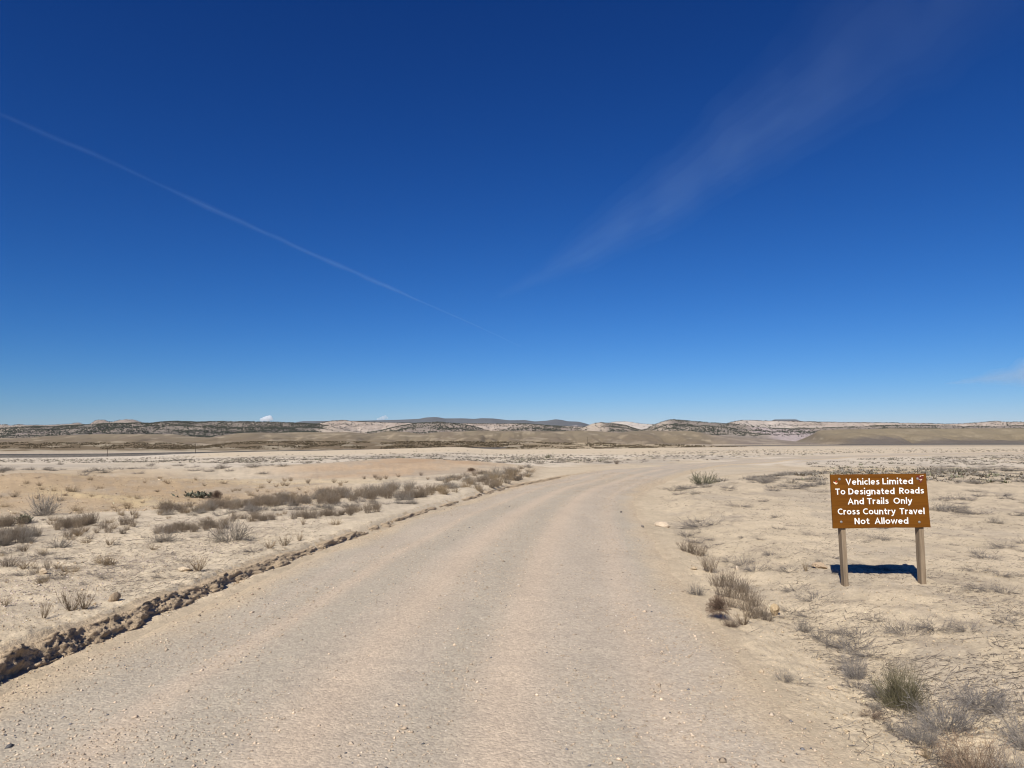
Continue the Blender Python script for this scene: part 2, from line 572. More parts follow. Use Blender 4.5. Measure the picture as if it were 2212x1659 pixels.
inv2 = N(nt, 'ShaderNodeMath', operation='SUBTRACT'); inv2.inputs[0].default_value = 1.0
nt.links.new(vo2.outputs['Distance'], inv2.inputs[1])
bp2 = N(nt, 'ShaderNodeBump'); bp2.inputs['Strength'].default_value = .7; bp2.inputs['Distance'].default_value = .002
nt.links.new(inv2.outputs[0], bp2.inputs['Height']); nt.links.new(bp1.outputs[0], bp2.inputs['Normal'])
nt.links.new(bp2.outputs[0], b.inputs['Normal'])
road = obj('gravel_road', mesh_np('gravel_road', VR, grid_faces(len(us), len(ts)), rc.reshape(-1, 3), smooth=True), M_road)
tag(road, 'unpaved gravel road curving away to the right', kind='structure')

def surf_z(x, y):
    """visible surface (road or soil) under a point"""
    x = np.asarray(x, float); y = np.asarray(y, float)
    t = road_t(x, y)
    g = ground_z(x, y)
    return np.where(np.abs(t) < 1.12, np.maximum(g, road_z(x, y, t)), g)

# ------------------------------------------------------------------ crumbling earth bank of the grader cut
rng = np.random.default_rng(7)
by = [2.6]
while by[-1] < 35.5:
    by.append(by[-1] + max(0.010, by[-1] ** 2 * 0.00045))
by = np.array(by)
prof = np.linspace(0, 1, 36)                            # 0 foot .. 1 back on top
BY, BP = np.meshgrid(by, prof, indexing='ij')
H = bank_h(BY)
rise = np.clip(BP / 0.62, 0, 1)
zloc = H * (sstep(0, 1, rise) * .55 + rise * .45) * (0.70 + .6 * fbm(BY * 2.4, BP * 0 + 1.7, 91, 4)) - 0.02
inset = 0.0 + 0.13 * rise ** 1.15 + np.clip((BP - .62) / .38, 0, 1) * 0.14
xb = bank_x(BY) - inset + 0.025 * (fbm(BY * 1.6, BP * 0 + 9.2, 94, 3) - .5) * 2
top = np.clip((BP - .62) / .38, 0, 1)
wpx_ = BY + .03 * (fbm(BY * 22, zloc * 22, 97, 2) - .5); wpz_ = zloc + .03 * (fbm(BY * 22, zloc * 22, 98, 2) - .5)
lump = (0.5 - worley(wpx_ * 34, wpz_ * 38 + BP * 2, 93)) * 0.024 + (0.5 - worley(wpx_ * 74, wpz_ * 80 + BP * 3, 99)) * 0.013 + (fbm(BY * 2.6, zloc * 6, 95, 6, .68) - .5) * .22
lump = lump * (1 - top * .75) * sstep(0, .08, BP) * np.clip(H / .10, .3, 1)
xb = xb + lump
zb = zloc + lump * .55
gz = ground_z(bank_x(BY) - 0.45, BY, False) * 0 + base_z(xb, BY)
zb = gz + zb
behind = ground_z(xb, BY)
zb = np.where(BP > .97, behind - 0.02, np.where(BP > .62, np.maximum(zb * (1 - top) + (behind + .004) * top, behind * 0 + zb * (1 - top) + (behind + .004) * top), zb))
zb[:, 0] -= 0.05
VB = np.stack([xb.ravel(), BY.ravel(), zb.ravel()], 1)
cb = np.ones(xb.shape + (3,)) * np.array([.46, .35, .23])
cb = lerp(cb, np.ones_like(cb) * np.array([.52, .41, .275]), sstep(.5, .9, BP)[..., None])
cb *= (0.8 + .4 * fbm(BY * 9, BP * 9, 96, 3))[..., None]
M_bank = earth_mat('bank_soil', scales=((8, .85, 1.1), (70, .78, 1.18)), bumps=((45, .02), (160, .008)))
bank = obj('earth_bank', mesh_np('earth_bank', VB, grid_faces(len(by), len(prof))[:, ::-1], cb.reshape(-1, 3)), M_bank)
tag(bank, 'low crumbling earth bank cut along the left edge of the road', kind='structure')

# lumps of earth on and below the bank
def rock_mesh(name, seed, squash=(1, 1, .7), sub=2, rough=.35, col=(.4, .3, .2)):
    g = np.random.default_rng(seed)
    bm = bmesh.new()
    bmesh.ops.create_icosphere(bm, subdivisions=sub, radius=1.0)
    v = np.array([q.co[:] for q in bm.verts])
    pl = g.normal(size=(15, 3)); pl /= np.linalg.norm(pl, axis=1)[:, None]
    dd = g.uniform(.52, .88, 15)
    for p_, d_ in zip(pl, dd):                          # flat facets
        s = v @ p_
        v = v - np.clip(s - d_, 0, None)[:, None] * p_
    v = v + g.normal(size=v.shape) * .05 * rough / .35
    v *= np.array(squash)
    for q, c in zip(bm.verts, v):
        q.co = c
    me = bpy.data.meshes.new(name)
    bm.to_mesh(me); bm.free()
    a = me.color_attributes.new('Col', 'FLOAT_COLOR', 'POINT')
    cc = np.ones((len(me.vertices), 4), np.float32)
    cc[:, :3] = np.array(col) * g.uniform(.9, 1.1, (len(me.vertices), 1))
    a.data.foreach_set('color', cc.ravel())
    return me
clod_me = [rock_mesh('clod', 100 + k, (1, g_, .65), 1, 1.1, (.46, .35, .23)) for k, g_ in enumerate((.8, 1, .7, .9, .6, 1))]
for me in clod_me:
    me.materials.append(M_bank)
for k in range(230):
    yy = 3.4 + 11.5 * rng.random() ** 1.5
    h = float(bank_h(yy))
    u = rng.random()
    sz = rng.uniform(.006, .017) * (.6 + h * 3)
    if rng.random() < .12:
        sz *= 1.7
    if u < .55:                                        # stuck in the face
        off = .01 + .05 * rng.random(); zz = h * rng.uniform(.10, .9)
        xx = float(bank_x(yy)) - .13 * zz / max(h, .01) + .012; zz = float(base_z(xx, yy)) + zz
    elif u < .85:                                      # fallen at the foot
        xx = float(bank_x(yy)) + rng.uniform(0, .12); zz = float(surf_z(xx, yy)) + sz * .3
        sz *= .7
    else:                                              # lying on top
        xx = float(bank_x(yy)) - rng.uniform(.18, .5); zz = float(surf_z(xx, yy)) + sz * .3
        sz *= .8
    o = obj('clod', clod_me[k % 6], None, bank, (xx, yy, zz))
    o.rotation_euler = (rng.uniform(0, 6), rng.uniform(0, 6), rng.uniform(0, 6))
    o.scale = (sz, sz, sz)

# ------------------------------------------------------------------ distant land
def smooth1(a, w):
    k = np.hanning(w + 2)[1:-1]; k /= k.sum()
    return np.convolve(np.pad(a, w // 2, mode='edge'), k, 'valid')[:len(a)]

class Land:
    pass
def land(name, ol, Yf, Yc, Yb, zfoot, label, colfn, mat, px0=-600, px1=2800, ncol=1000, nrow=34, shape=1.0, spur=0.0, spur_m=150., gully=0.0, gully_m=60., terr=0, seed=0, rough=1.0):
    px = np.linspace(px0, px1, ncol)
    H = EYE + Yc * (HZ - ol(px)) / F
    s = np.r_[np.linspace(0, 1, nrow), np.linspace(1.06, 2, 8)]
    PX, S = np.meshgrid(px, s, indexing='ij')
    HH = np.repeat(H[:, None], len(s), 1)
    up = np.clip(S, 0, 1)
    Y = np.where(S <= 1, lerp(Yf, Yc, up), lerp(Yc, Yb, S - 1))
    X = (PX - CX) / F * lerp(Yc, Y, .5)                # slightly fanned so that slopes are not ruled lines to the eye
    env = up * (1 - up) * 4
    q = up + spur * (fbm(X / spur_m, Y / (spur_m * 2.2), seed, 3) - .5) * env
    q = np.clip(q, 0, 1)
    q = np.where(q < .5, .5 * (2 * q) ** shape, 1 - .5 * (2 * (1 - q)) ** (1 / max(shape, .01) ** .3)) if shape != 1 else q
    if terr:
        tq = q * terr
        fr = tq - np.floor(tq)
        q = lerp(q, (np.floor(tq) + sstep(.35, .75, fr)) / terr, .75)
    z = zfoot + (HH - zfoot) * q
    z = z - gully * ridged(X / gully_m, Y / (gully_m * 4), seed + 5, 3) ** 2 * env * np.maximum(HH - zfoot, 5)
    z = z + rough * (fbm(X / 18, Y / 18, seed + 9, 3) - .5) * (Yc / 3000.) * env * 3
    z = np.where(S > 1, lerp(HH, zfoot - 5, (S - 1) ** .8), z)
    z[:, 0] = zfoot - 4
    V_ = np.stack([X.ravel(), Y.ravel(), z.ravel()], 1)
    c = colfn(PX, S, X, Y, z, H)
    me = mesh_np(name, V_, grid_faces(ncol, len(s)), c.reshape(-1, 3), smooth=True)
    o = obj(name, me, mat)
    tag(o, label, kind='structure')
    L = Land(); L.X, L.Y, L.Z, L.px, L.nrow, L.PX, L.S = X, Y, z, px, nrow, PX, S
    return L

M_hill = earth_mat('shale_slope', scales=((.02, .88, 1.1), (.12, .92, 1.07)), bumps=((.25, .5),))
M_rock = earth_mat('sandstone_slope', scales=((.01, .85, 1.12), (.06, .82, 1.15)), bumps=((.08, 4.0),))
M_mesa = earth_mat('mesa_slope', scales=((.002, .9, 1.1), (.01, .9, 1.1)), bumps=((.01, 20.0),))

def mixc(a, b, w):
    return a * (1 - w[..., None]) + np.asarray(b) * w[..., None]

def col_foot(PX, S, X, Y, z, H):
    c = np.ones(X.shape + (3,)) * np.array([.25, .187, .112])
    c = mixc(c, (.27, .20, .12), sstep(.5, .7, fbm(X / 9, Y / 16, 201, 3)) * .8)
    c = mixc(c, (.50, .42, .29), sstep(.60, .70, fbm(X / 45, Y / 70, 202, 3)) * .8)
    c = mixc(c, (.52, .44, .31), sstep(.28, .1, S) * sstep(.4, .6, fbm(X / 30, Y / 30, 203, 3)))
    c = mixc(c, (.46, .37, .24), sstep(1050, 1250, PX) * .65)
    return c * lerp(.62, .85, sstep(1000, 1300, PX))[..., None]
foot = land('foothills', outline([(-700, 955), (0, 955.5), (170, 957), (250, 957), (380, 956.5), (410, 961), (450, 963), (500, 957), (540, 954), (640, 953.5), (756, 954), (790, 954.5),
            (840, 957), (870, 953.5), (900, 954), (1000, 953.5), (1060, 955), (1134, 955), (1200, 957), (1260, 956.3), (1300, 957), (1340, 960), (1400, 959.5), (1450, 961), (1520, 963.5), (1600, 965), (1700, 968), (2900, 975)]),
            1000, 1350, 1700, PLAIN, 'low brown hummocky rises just behind the highway', col_foot, M_hill, spur=.35, spur_m=55, gully=.25, gully_m=28, seed=210)

def col_brown(PX, S, X, Y, z, H):
    c = np.ones(X.shape + (3,)) * np.array([.225, .175, .113])
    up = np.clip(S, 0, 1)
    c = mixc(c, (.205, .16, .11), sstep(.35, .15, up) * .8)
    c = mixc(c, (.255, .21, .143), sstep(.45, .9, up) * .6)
    c = mixc(c, (.34, .27, .18), sstep(.62, .74, fbm(X / 70, Y / 160, 221, 3)) * .8)
    c = mixc(c, (.22, .17, .12), sstep(.62, .74, fbm(X / 90, Y / 200, 222, 3)) * .6)
    c = mixc(c, (.40, .33, .23), sstep(.66, .74, fbm(X / 60 + Y / 300, z / 6, 223, 3)) * .7)
    c = mixc(c, (.20, .16, .115), sstep(.64, .74, fbm(X / 45, Y / 90, 224, 4)) * .5)
    c = mixc(c, (.275, .225, .145), sstep(1750, 1800, PX) * .55)
    c = mixc(c, (.30, .25, .22), sstep(1500, 1560, PX) * sstep(1760, 1700, PX) * .4)
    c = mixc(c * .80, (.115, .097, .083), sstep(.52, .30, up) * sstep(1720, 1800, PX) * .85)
    return c
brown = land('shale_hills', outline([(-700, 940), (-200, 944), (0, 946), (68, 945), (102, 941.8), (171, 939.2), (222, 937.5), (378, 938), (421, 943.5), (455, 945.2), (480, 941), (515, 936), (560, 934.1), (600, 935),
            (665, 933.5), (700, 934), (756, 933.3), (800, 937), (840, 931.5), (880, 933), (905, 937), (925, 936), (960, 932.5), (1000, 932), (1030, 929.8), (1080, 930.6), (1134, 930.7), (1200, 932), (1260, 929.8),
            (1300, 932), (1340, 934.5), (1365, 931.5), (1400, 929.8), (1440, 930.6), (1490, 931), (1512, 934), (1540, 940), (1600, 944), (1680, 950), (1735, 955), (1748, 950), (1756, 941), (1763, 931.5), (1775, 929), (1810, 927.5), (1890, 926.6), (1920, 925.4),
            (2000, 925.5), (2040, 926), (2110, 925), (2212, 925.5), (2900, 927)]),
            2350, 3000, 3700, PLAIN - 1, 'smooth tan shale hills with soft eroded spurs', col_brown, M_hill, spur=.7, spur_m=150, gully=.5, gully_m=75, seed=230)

def col_j1(PX, S, X, Y, z, H):
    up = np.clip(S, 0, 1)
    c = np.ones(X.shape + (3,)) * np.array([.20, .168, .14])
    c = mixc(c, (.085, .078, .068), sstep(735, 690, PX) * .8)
    c = mixc(c, (.13, .117, .10), sstep(1390, 1420, PX) * sstep(1620, 1580, PX) * .6)
    band = vnoise(z / 9.0 + 1.5 * fbm(X / 200, Y / 200, 241, 2), X / 900, 242)
    c = mixc(c, (.31, .26, .21), sstep(.5, .75, band) * .5)
    c = mixc(c, (.24, .20, .17), sstep(.45, .25, band) * .6)
    for a, b_, w in ((1255, 1300, .8), (700, 800, .8), (1400, 1440, .5), (-50, 60, .5), (800, 860, .5)):
        c = mixc(c, (.42, .35, .275), sstep(a - 10, a + 8, PX) * sstep(b_ + 12, b_ - 10, PX) * w)
    c = mixc(c, (.36, .30, .285), sstep(1600, 1640, PX) * sstep(1760, 1730, PX) * .8)
    return c
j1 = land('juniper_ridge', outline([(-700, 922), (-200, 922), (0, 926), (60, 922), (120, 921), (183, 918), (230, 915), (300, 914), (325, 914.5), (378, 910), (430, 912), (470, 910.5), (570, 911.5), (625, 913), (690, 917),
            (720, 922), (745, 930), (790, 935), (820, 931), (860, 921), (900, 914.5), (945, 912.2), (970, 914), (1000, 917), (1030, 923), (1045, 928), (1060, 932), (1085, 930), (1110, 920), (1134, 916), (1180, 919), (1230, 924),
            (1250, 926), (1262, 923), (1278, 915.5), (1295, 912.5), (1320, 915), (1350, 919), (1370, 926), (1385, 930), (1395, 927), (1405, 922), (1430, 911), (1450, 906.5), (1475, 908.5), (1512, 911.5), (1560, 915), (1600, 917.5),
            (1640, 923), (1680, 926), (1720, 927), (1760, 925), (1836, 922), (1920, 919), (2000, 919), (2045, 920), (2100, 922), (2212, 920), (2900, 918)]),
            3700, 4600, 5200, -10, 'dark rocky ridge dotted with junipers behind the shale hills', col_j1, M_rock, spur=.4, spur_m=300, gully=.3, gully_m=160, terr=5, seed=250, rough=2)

def col_j2(PX, S, X, Y, z, H):
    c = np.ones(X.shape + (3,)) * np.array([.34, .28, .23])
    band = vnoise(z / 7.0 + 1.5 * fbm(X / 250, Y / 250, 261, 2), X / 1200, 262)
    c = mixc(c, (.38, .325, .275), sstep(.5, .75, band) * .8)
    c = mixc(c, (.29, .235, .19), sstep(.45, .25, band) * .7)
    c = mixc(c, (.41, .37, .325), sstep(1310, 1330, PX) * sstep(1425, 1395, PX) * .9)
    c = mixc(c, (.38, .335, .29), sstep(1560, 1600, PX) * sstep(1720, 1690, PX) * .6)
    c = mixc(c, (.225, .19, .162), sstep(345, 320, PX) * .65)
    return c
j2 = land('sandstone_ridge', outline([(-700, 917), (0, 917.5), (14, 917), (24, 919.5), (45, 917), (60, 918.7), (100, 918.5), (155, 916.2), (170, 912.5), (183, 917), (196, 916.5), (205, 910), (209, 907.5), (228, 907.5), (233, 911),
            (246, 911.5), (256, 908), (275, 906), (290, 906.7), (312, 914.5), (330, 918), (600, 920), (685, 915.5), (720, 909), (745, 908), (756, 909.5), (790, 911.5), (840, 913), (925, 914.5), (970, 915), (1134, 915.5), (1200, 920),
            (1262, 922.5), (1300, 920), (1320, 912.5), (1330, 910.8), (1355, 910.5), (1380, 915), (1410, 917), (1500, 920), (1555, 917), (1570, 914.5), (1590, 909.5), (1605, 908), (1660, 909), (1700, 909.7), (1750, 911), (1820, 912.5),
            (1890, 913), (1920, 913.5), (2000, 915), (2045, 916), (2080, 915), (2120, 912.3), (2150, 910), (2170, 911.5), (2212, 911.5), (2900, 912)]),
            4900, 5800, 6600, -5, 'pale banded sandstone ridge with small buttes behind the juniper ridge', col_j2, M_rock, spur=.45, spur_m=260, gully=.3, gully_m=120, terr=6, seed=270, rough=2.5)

def col_mesa(PX, S, X, Y, z, H):
    up = np.clip(S, 0, 1)
    c = np.ones(X.shape + (3,)) * np.array([.25, .21, .205])
    c = mixc(c, (.075, .082, .088), sstep(.62, .80, up) * .9)
    c = mixc(c, (.33, .285, .27), sstep(.55, .7, fbm(X / 300, z / 300, 281, 3)) * sstep(.85, .75, up) * .7)
    return c
mesa_ol = outline([(-700, 935), (600, 930), (630, 916), (643, 911.5), (655, 910), (775, 909), (860, 907), (905, 905), (920, 902), (940, 901), (950, 902), (960, 904), (1000, 903.8), (1025, 905), (1040, 903.5), (1065, 904),
            (1100, 908), (1134, 907.5), (1155, 910.5), (1180, 909), (1200, 905.8), (1215, 907.5), (1225, 910), (1250, 911), (1262, 914), (1275, 918), (1300, 926), (1650, 926), (1664, 910), (1672, 906.2), (1720, 906), (1729, 910), (1745, 926), (2900, 935)])
mesa = land('far_mesa', mesa_ol, 14500, 17000, 21000, 0, 'far flat topped blue grey mesa on the horizon', col_mesa, M_mesa, spur=.3, spur_m=900, gully=.35, gully_m=420, seed=290, rough=3)

# junipers: a far scatter that reads as dark speckle
def scatter_blobs(name, specs, label, colr, seed, rad=(2.3, 4.9)):
    g = np.random.default_rng(seed)
    P = []
    for L, n, dens in specs:
        k = 0
        while k < n:
            m = 4000
            i = g.integers(2, len(L.px) - 2, m); j = np.minimum((L.nrow * g.uniform(.3, 1, m)).astype(int), L.nrow - 1)
            w = dens(L.PX[i, j], L.S[i, j], L.X[i, j], L.Y[i, j], L.Z[i, j])
            ok = (g.random(m) < w) & (L.PX[i, j] > -120) & (L.PX[i, j] < 2330)
            i, j = i[ok], j[ok]
            fi = g.random(len(i)); fj = g.random(len(i)) * (j < L.nrow - 1)
            def itp(A):
                return (A[i, j] * (1 - fi) + A[i + 1, j] * fi) * (1 - fj) + (A[i, j + 1] * (1 - fi) + A[i + 1, j + 1] * fi) * fj
            P.append(np.stack([itp(L.X), itp(L.Y), itp(L.Z)], 1)); k += len(i)
    P = np.concatenate(P)
    n = len(P)
    octv = np.array([(1, 0, .55), (0, 1, .5), (-1, 0, .45), (0, -1, .5), (.1, -.1, 1.25), (0, 0, -.15)])
    octf = np.array([(0, 1, 4), (1, 2, 4), (2, 3, 4), (3, 0, 4), (1, 0, 5), (2, 1, 5), (3, 2, 5), (0, 3, 5)])
    sc = g.uniform(rad[0], rad[1], n)[:, None, None] * np.array([1, 1, .95])
    jit = g.uniform(.7, 1.25, (n, 6, 1))
    V_ = P[:, None, :] + octv[None] * sc * jit
    F_ = (np.arange(n)[:, None, None] * 6 + octf[None]).reshape(-1, 3)
    c = np.array(colr) * g.uniform(.6, 1.5, (n, 1, 1)) * np.ones((n, 6, 3))
    o = obj(name, mesh_np(name, V_.reshape(-1, 3), F_, c.reshape(-1, 3)), M_leafcol)
    return tag(o, label, kind='stuff')
M_leafcol = col_mat('foliage_dark', .95, .05)
def d_j1(PX, S, X, Y, Z):
    w = (sstep(.30, .62, fbm(X / 90, Y / 120, 301, 3)) * .75 + .22) * lerp(.55, 1.0, sstep(720, 680, PX))
    for a, b_ in ((705, 800), (1255, 1292), (1040, 1080)):
        w = w * (1 - .85 * sstep(a - 8, a + 8, PX) * sstep(b_ + 8, b_ - 8, PX))
    w = w * (1 - .9 * sstep(1600, 1640, PX) * sstep(1770, 1740, PX) * sstep(.75, .6, S))
    w = w * lerp(1.0, .55, sstep(1900, 2050, PX))
    return w
def d_j2(PX, S, X, Y, Z):
    w = sstep(.42, .62, fbm(X / 110, Y / 150, 302, 3)) * .6 + .05 + .45 * sstep(.9, .98, S)
    w = w * lerp(1, .25, sstep(1310, 1330, PX) * sstep(1420, 1400, PX))
    w = w * lerp(1, .5, sstep(340, 300, PX))
    return w
scatter_blobs('juniper_woodland', [(j1, 38000, d_j1), (j2, 10000, d_j2)], 'dark scatter of junipers over the rocky ridges', (.05, .052, .04), 303)
def d_foot(PX, S, X, Y, Z):
    return sstep(.4, .6, fbm(X / 25, Y / 40, 304, 3)) * sstep(1750, 1650, PX)
scatter_blobs('hillside_brush', [(foot, 9000, d_foot)], 'brown brush dotting the low rises behind the highway', (.075, .058, .036), 305, (.6, 1.6))

# ------------------------------------------------------------------ highway on its embankment
M_asph = earth_mat('asphalt', (.045, .045, .048), scales=((.3, .9, 1.1),), bumps=((5, .01),))
M_emb = earth_mat('embankment_gravel', (.13, .115, .095), scales=((.3, .7, 1.3), (1.2, .8, 1.2)), bumps=((1, .1),))
hp = np.array([at_depth(-300, 985, 600)[:2], at_depth(0, 983.5, 640)[:2], at_depth(231, 982.5, 690)[:2], at_depth(422, 979.5, 745)[:2], at_depth(600, 975, 815)[:2], at_depth(749, 973, 880)[:2], at_depth(880, 970, 960)[:2],
               at_depth(994, 969, 1040)[:2], at_depth(1110, 968, 1170)[:2], at_depth(1300, 966, 1420)[:2], at_depth(1500, 964, 1750)[:2], at_depth(1700, 961, 1950)[:2], at_depth(1900, 960, 2080)[:2], at_depth(2212, 958, 2200)[:2], at_depth(2700, 957, 2300)[:2]])
hd = resample(hp, 120)
tg = np.gradient(hd, axis=0); tg /= np.hypot(*tg.T)[:, None]
nrm = np.stack([tg[:, 1], -tg[:, 0]], 1)                # towards the camera side
pxh = CX + F * hd[:, 0] / hd[:, 1]
top_y = np.interp(pxh, [-300, 0, 231, 422, 600, 749, 880, 994, 1110, 1300, 1500, 1600, 1700, 1900, 2212, 2700], [982, 981.2, 980.0, 976.8, 973.6, 971.4, 969.0, 967.2, 966.2, 965, 963.2, 962.3, 961.1, 959.6, 957.4, 955])
zt = EYE - hd[:, 1] * (top_y - HZ) / F
def strip(name, offs, mat, parent=None):
    cols = []
    for off, dz in offs:
        p = hd + nrm * off
        if dz is None:
            z_ = np.minimum(base_z(p[:, 0], p[:, 1]) - 1.0, zt - 2.2)
        else:
            z_ = zt + dz
        cols.append(np.stack([p[:, 0], p[:, 1], z_], 1))
    V_ = np.stack(cols, 1).reshape(-1, 3)
    return obj(name, mesh_np(name, V_, grid_faces(len(hd), len(offs))[:, ::-1]), mat, parent)
hw = strip('highway', [(6.2, -.55), (5.6, 0), (-5.6, 0.15), (-6.2, -.5)], M_asph)
tag(hw, 'dark asphalt highway crossing the plain below the hills', kind='structure')
strip('embankment', [(26, None), (14, -1.7), (6.0, -.30), (-6.0, -.30), (-16, None)], M_emb, hw)

# ------------------------------------------------------------------ utility poles
M_pole = earth_mat('pole_wood', (.055, .042, .033), scales=((2, .7, 1.2),), bumps=())
def cyl(name, r0, r1, h, n=8):
    a = np.arange(n) / n * 2 * math.pi
    lo = np.stack([np.cos(a) * r0, np.sin(a) * r0, np.zeros(n)], 1); hi = np.stack([np.cos(a) * r1, np.sin(a) * r1, np.full(n, h)], 1)
    V_ = np.r_[lo, hi]
    me = bpy.data.meshes.new(name)
    fs = [(i, (i + 1) % n, n + (i + 1) % n, n + i) for i in range(n)] + [tuple(range(n - 1, -1, -1)), tuple(range(n, 2 * n))]
    me.from_pydata(V_.tolist(), [], fs)
    return me
def pole(px, ytop, ybase, Y, label, group, arm=True, wide=1.0, name='utility_pole'):
    b_ = at_depth(px, ybase, Y); t_ = at_depth(px, ytop, Y)
    h = t_[2] - b_[2]
    root = obj(name, None, loc=(b_[0], Y, b_[2]))
    tag(root, label, 'pole', group)
    k = h / 9.0
    obj('shaft', cyl('shaft', .24 * k * wide, .17 * k * wide, h + 1.5, 8), M_pole, root, (0, 0, -1.5))
    if arm:
        o = obj('crossarm', box_mesh('crossarm', 2.2 * k, .18 * k, .2 * k), M_pole, root, (0, -.2 * k, h - .7 * k)); o.rotation_euler[2] = R(35)
        for sx in (-1, 0, 1):
            c = math.cos(R(35)); s = math.sin(R(35))
            obj('insulator', cyl('insulator', .08 * k, .05 * k, .35 * k, 6), M_pole, root, (sx * .95 * k * c, sx * .95 * k * s - .2 * k, h - .6 * k))
    return root
near_poles = [(231.6, 964.8, 986.5, 672, 'tall dark utility pole at the far left, leftmost of the line along the highway', False),
    (422, 958, 980, 735, 'dark utility pole along the highway, second from the left edge', False),
    (600.5, 954.6, 975.5, 800, 'dark utility pole along the highway, third from the left edge', False),
    (749.4, 958.5, 973, 870, 'dark utility pole along the highway, fourth from the left edge', False),
    (880, 955.4, 969.5, 950, 'dark utility pole along the highway, fifth from the left edge', False),
    (994, 958.8, 968.8, 1020, 'short dark utility pole behind the pale sand crest, sixth from the left edge', False),
    (1097, 956, 971, 1120, 'dark utility pole in front of the olive brown rise, seventh from the left edge', False),
    (1188, 949.8, 963.5, 1230, 'dark utility pole on the low brown rises, just left of the tallest one', False),
    (1268.8, 943.5, 956.5, 1340, 'utility pole with crossarm standing highest against the tan hills', True),
    (1335, 952.9, 960, 1420, 'small utility pole with crossarm right of the tallest pole', True),
    (1385, 951.2, 961, 1450, 'slim utility pole standing alone beyond the brown rises', True),
    (1418, 954, 961.5, 1500, 'small utility pole just left of the pole cluster', True)]
for px, yt, yb, Y, lb, arm in near_poles:
    pole(px, yt, yb, Y, lb, 'utility poles along the highway', arm)
for k, (dx, yt) in enumerate(((0, 955.5), (4, 954), (6.5, 953.8), (9, 954.3))):
    pole(1432 + dx, yt, 961.8, 1520 + 6 * k, 'dark pole in the tight cluster of poles on the plain', 'clustered poles on the plain', True)
for k, zx in enumerate((118, 285, 450, 622, 790, 990, 1175, 1385, 1585, 1805, 2023)):
    px = 1512 + zx / 5.851
    pole(px, 958.2 - .08 * k, 962.4 - .08 * k, 1950 + 20 * k, 'tiny far utility pole beside the highway on the right plain', 'far poles on the right plain', False)

# ------------------------------------------------------------------ the sign
M_paint, nt, b = new_mat('brown_sign_paint')
geo = N(nt, 'ShaderNodeNewGeometry')
mpb = N(nt, 'ShaderNodeMapping'); mpb.inputs['Scale'].default_value = (2.5, 1, 38); nt.links.new(geo.outputs['Position'], mpb.inputs[0])
n = noise_node(nt, 1.0, 6, .65, mpb.outputs[0])
r_ = ramp(nt, n.outputs[0], [(.3, (.100, .034, .002)), (.7, (.145, .054, .004))])
n2 = noise_node(nt, 160, 3, .7, geo.outputs['Position'])
r2 = ramp(nt, n2.outputs[0], [(.72, g3(1.0)), (.80, (1.6, 1.7, 2.2))])
nt.links.new(mul(nt, r_.outputs[0], r2.outputs[0]), b.inputs['Base Color'])
b.inputs['Roughness'].default_value = .75
bpn = N(nt, 'ShaderNodeBump'); bpn.inputs['Strength'].default_value = .25; bpn.inputs['Distance'].default_value = .002
nt.links.new(n2.outputs[0], bpn.inputs['Height']); nt.links.new(bpn.outputs[0], b.inputs['Normal'])

M_white, nt, b = new_mat('white_lettering')
b.inputs['Base Color'].default_value = (.74, .74, .71, 1); b.inputs['Roughness'].default_value = .55
M_metal, nt, b = new_mat('bolt_steel')
b.inputs['Base Color'].default_value = (.42, .40, .37, 1); b.inputs['Metallic'].default_value = .8; b.inputs['Roughness'].default_value = .4
M_rust, nt, b = new_mat('red_brown_decal')
b.inputs['Base Color'].default_value = (.11, .018, .008, 1); b.inputs['Roughness'].default_value = .35; b.inputs['Specular IOR Level'].default_value = .5
M_red, nt, b = new_mat('red_print'); b.inputs['Base Color'].default_value = (.55, .05, .03, 1)
M_black, nt, b = new_mat('black_print'); b.inputs['Base Color'].default_value = (.02, .018, .015, 1)
M_cream, nt, b = new_mat('cream_print'); b.inputs['Base Color'].default_value = (.70, .55, .40, 1)

M_wood, nt, b = new_mat('weathered_post_wood')
tc = N(nt, 'ShaderNodeTexCoord'); mp = N(nt, 'ShaderNodeMapping'); mp.inputs['Scale'].default_value = (60, 60, 3.0)
nt.links.new(tc.outputs['Object'], mp.inputs[0])
n = noise_node(nt, 1.0, 6, .65, mp.outputs[0])
r_ = ramp(nt, n.outputs[0], [(.25, (.12, .088, .058)), (.5, (.215, .165, .115)), (.75, (.30, .245, .18))])
n2 = noise_node(nt, 2.2, 3, .5, tc.outputs['Object'])
r2 = ramp(nt, n2.outputs[0], [(.3, (.82, .80, .78)), (.7, (1.12, 1.10, 1.05))])
nt.links.new(mul(nt, r_.outputs[0], r2.outputs[0]), b.inputs['Base Color'])
b.inputs['Roughness'].default_value = .85
bpn = N(nt, 'ShaderNodeBump'); bpn.inputs['Strength'].default_value = .7; bpn.inputs['Distance'].default_value = .004
nt.links.new(n.outputs[0], bpn.inputs['Height']); nt.links.new(bpn.outputs[0], b.inputs['Normal'])

SY = 7.60                                               # depth of the board's face
def sp(zx, zy, dy=0.0):
    """point of the board plane from the enlarged view of the sign"""
    return Vector(at_depth((3200 + zx / 2.7646) / 1.85172, (1850 + zy / 2.7646) / 1.85172, SY + dy))
sign_o = Vector((float(sp(880, 1388)[0]), SY + .06, 0.0))
sign_z = float(ground_z(sign_o.x, sign_o.y, False))
sign_o.z = sign_z
sign = obj('road_sign', None, loc=sign_o)
tag(sign, 'brown wooden notice board with white lettering on two weathered posts', 'sign')

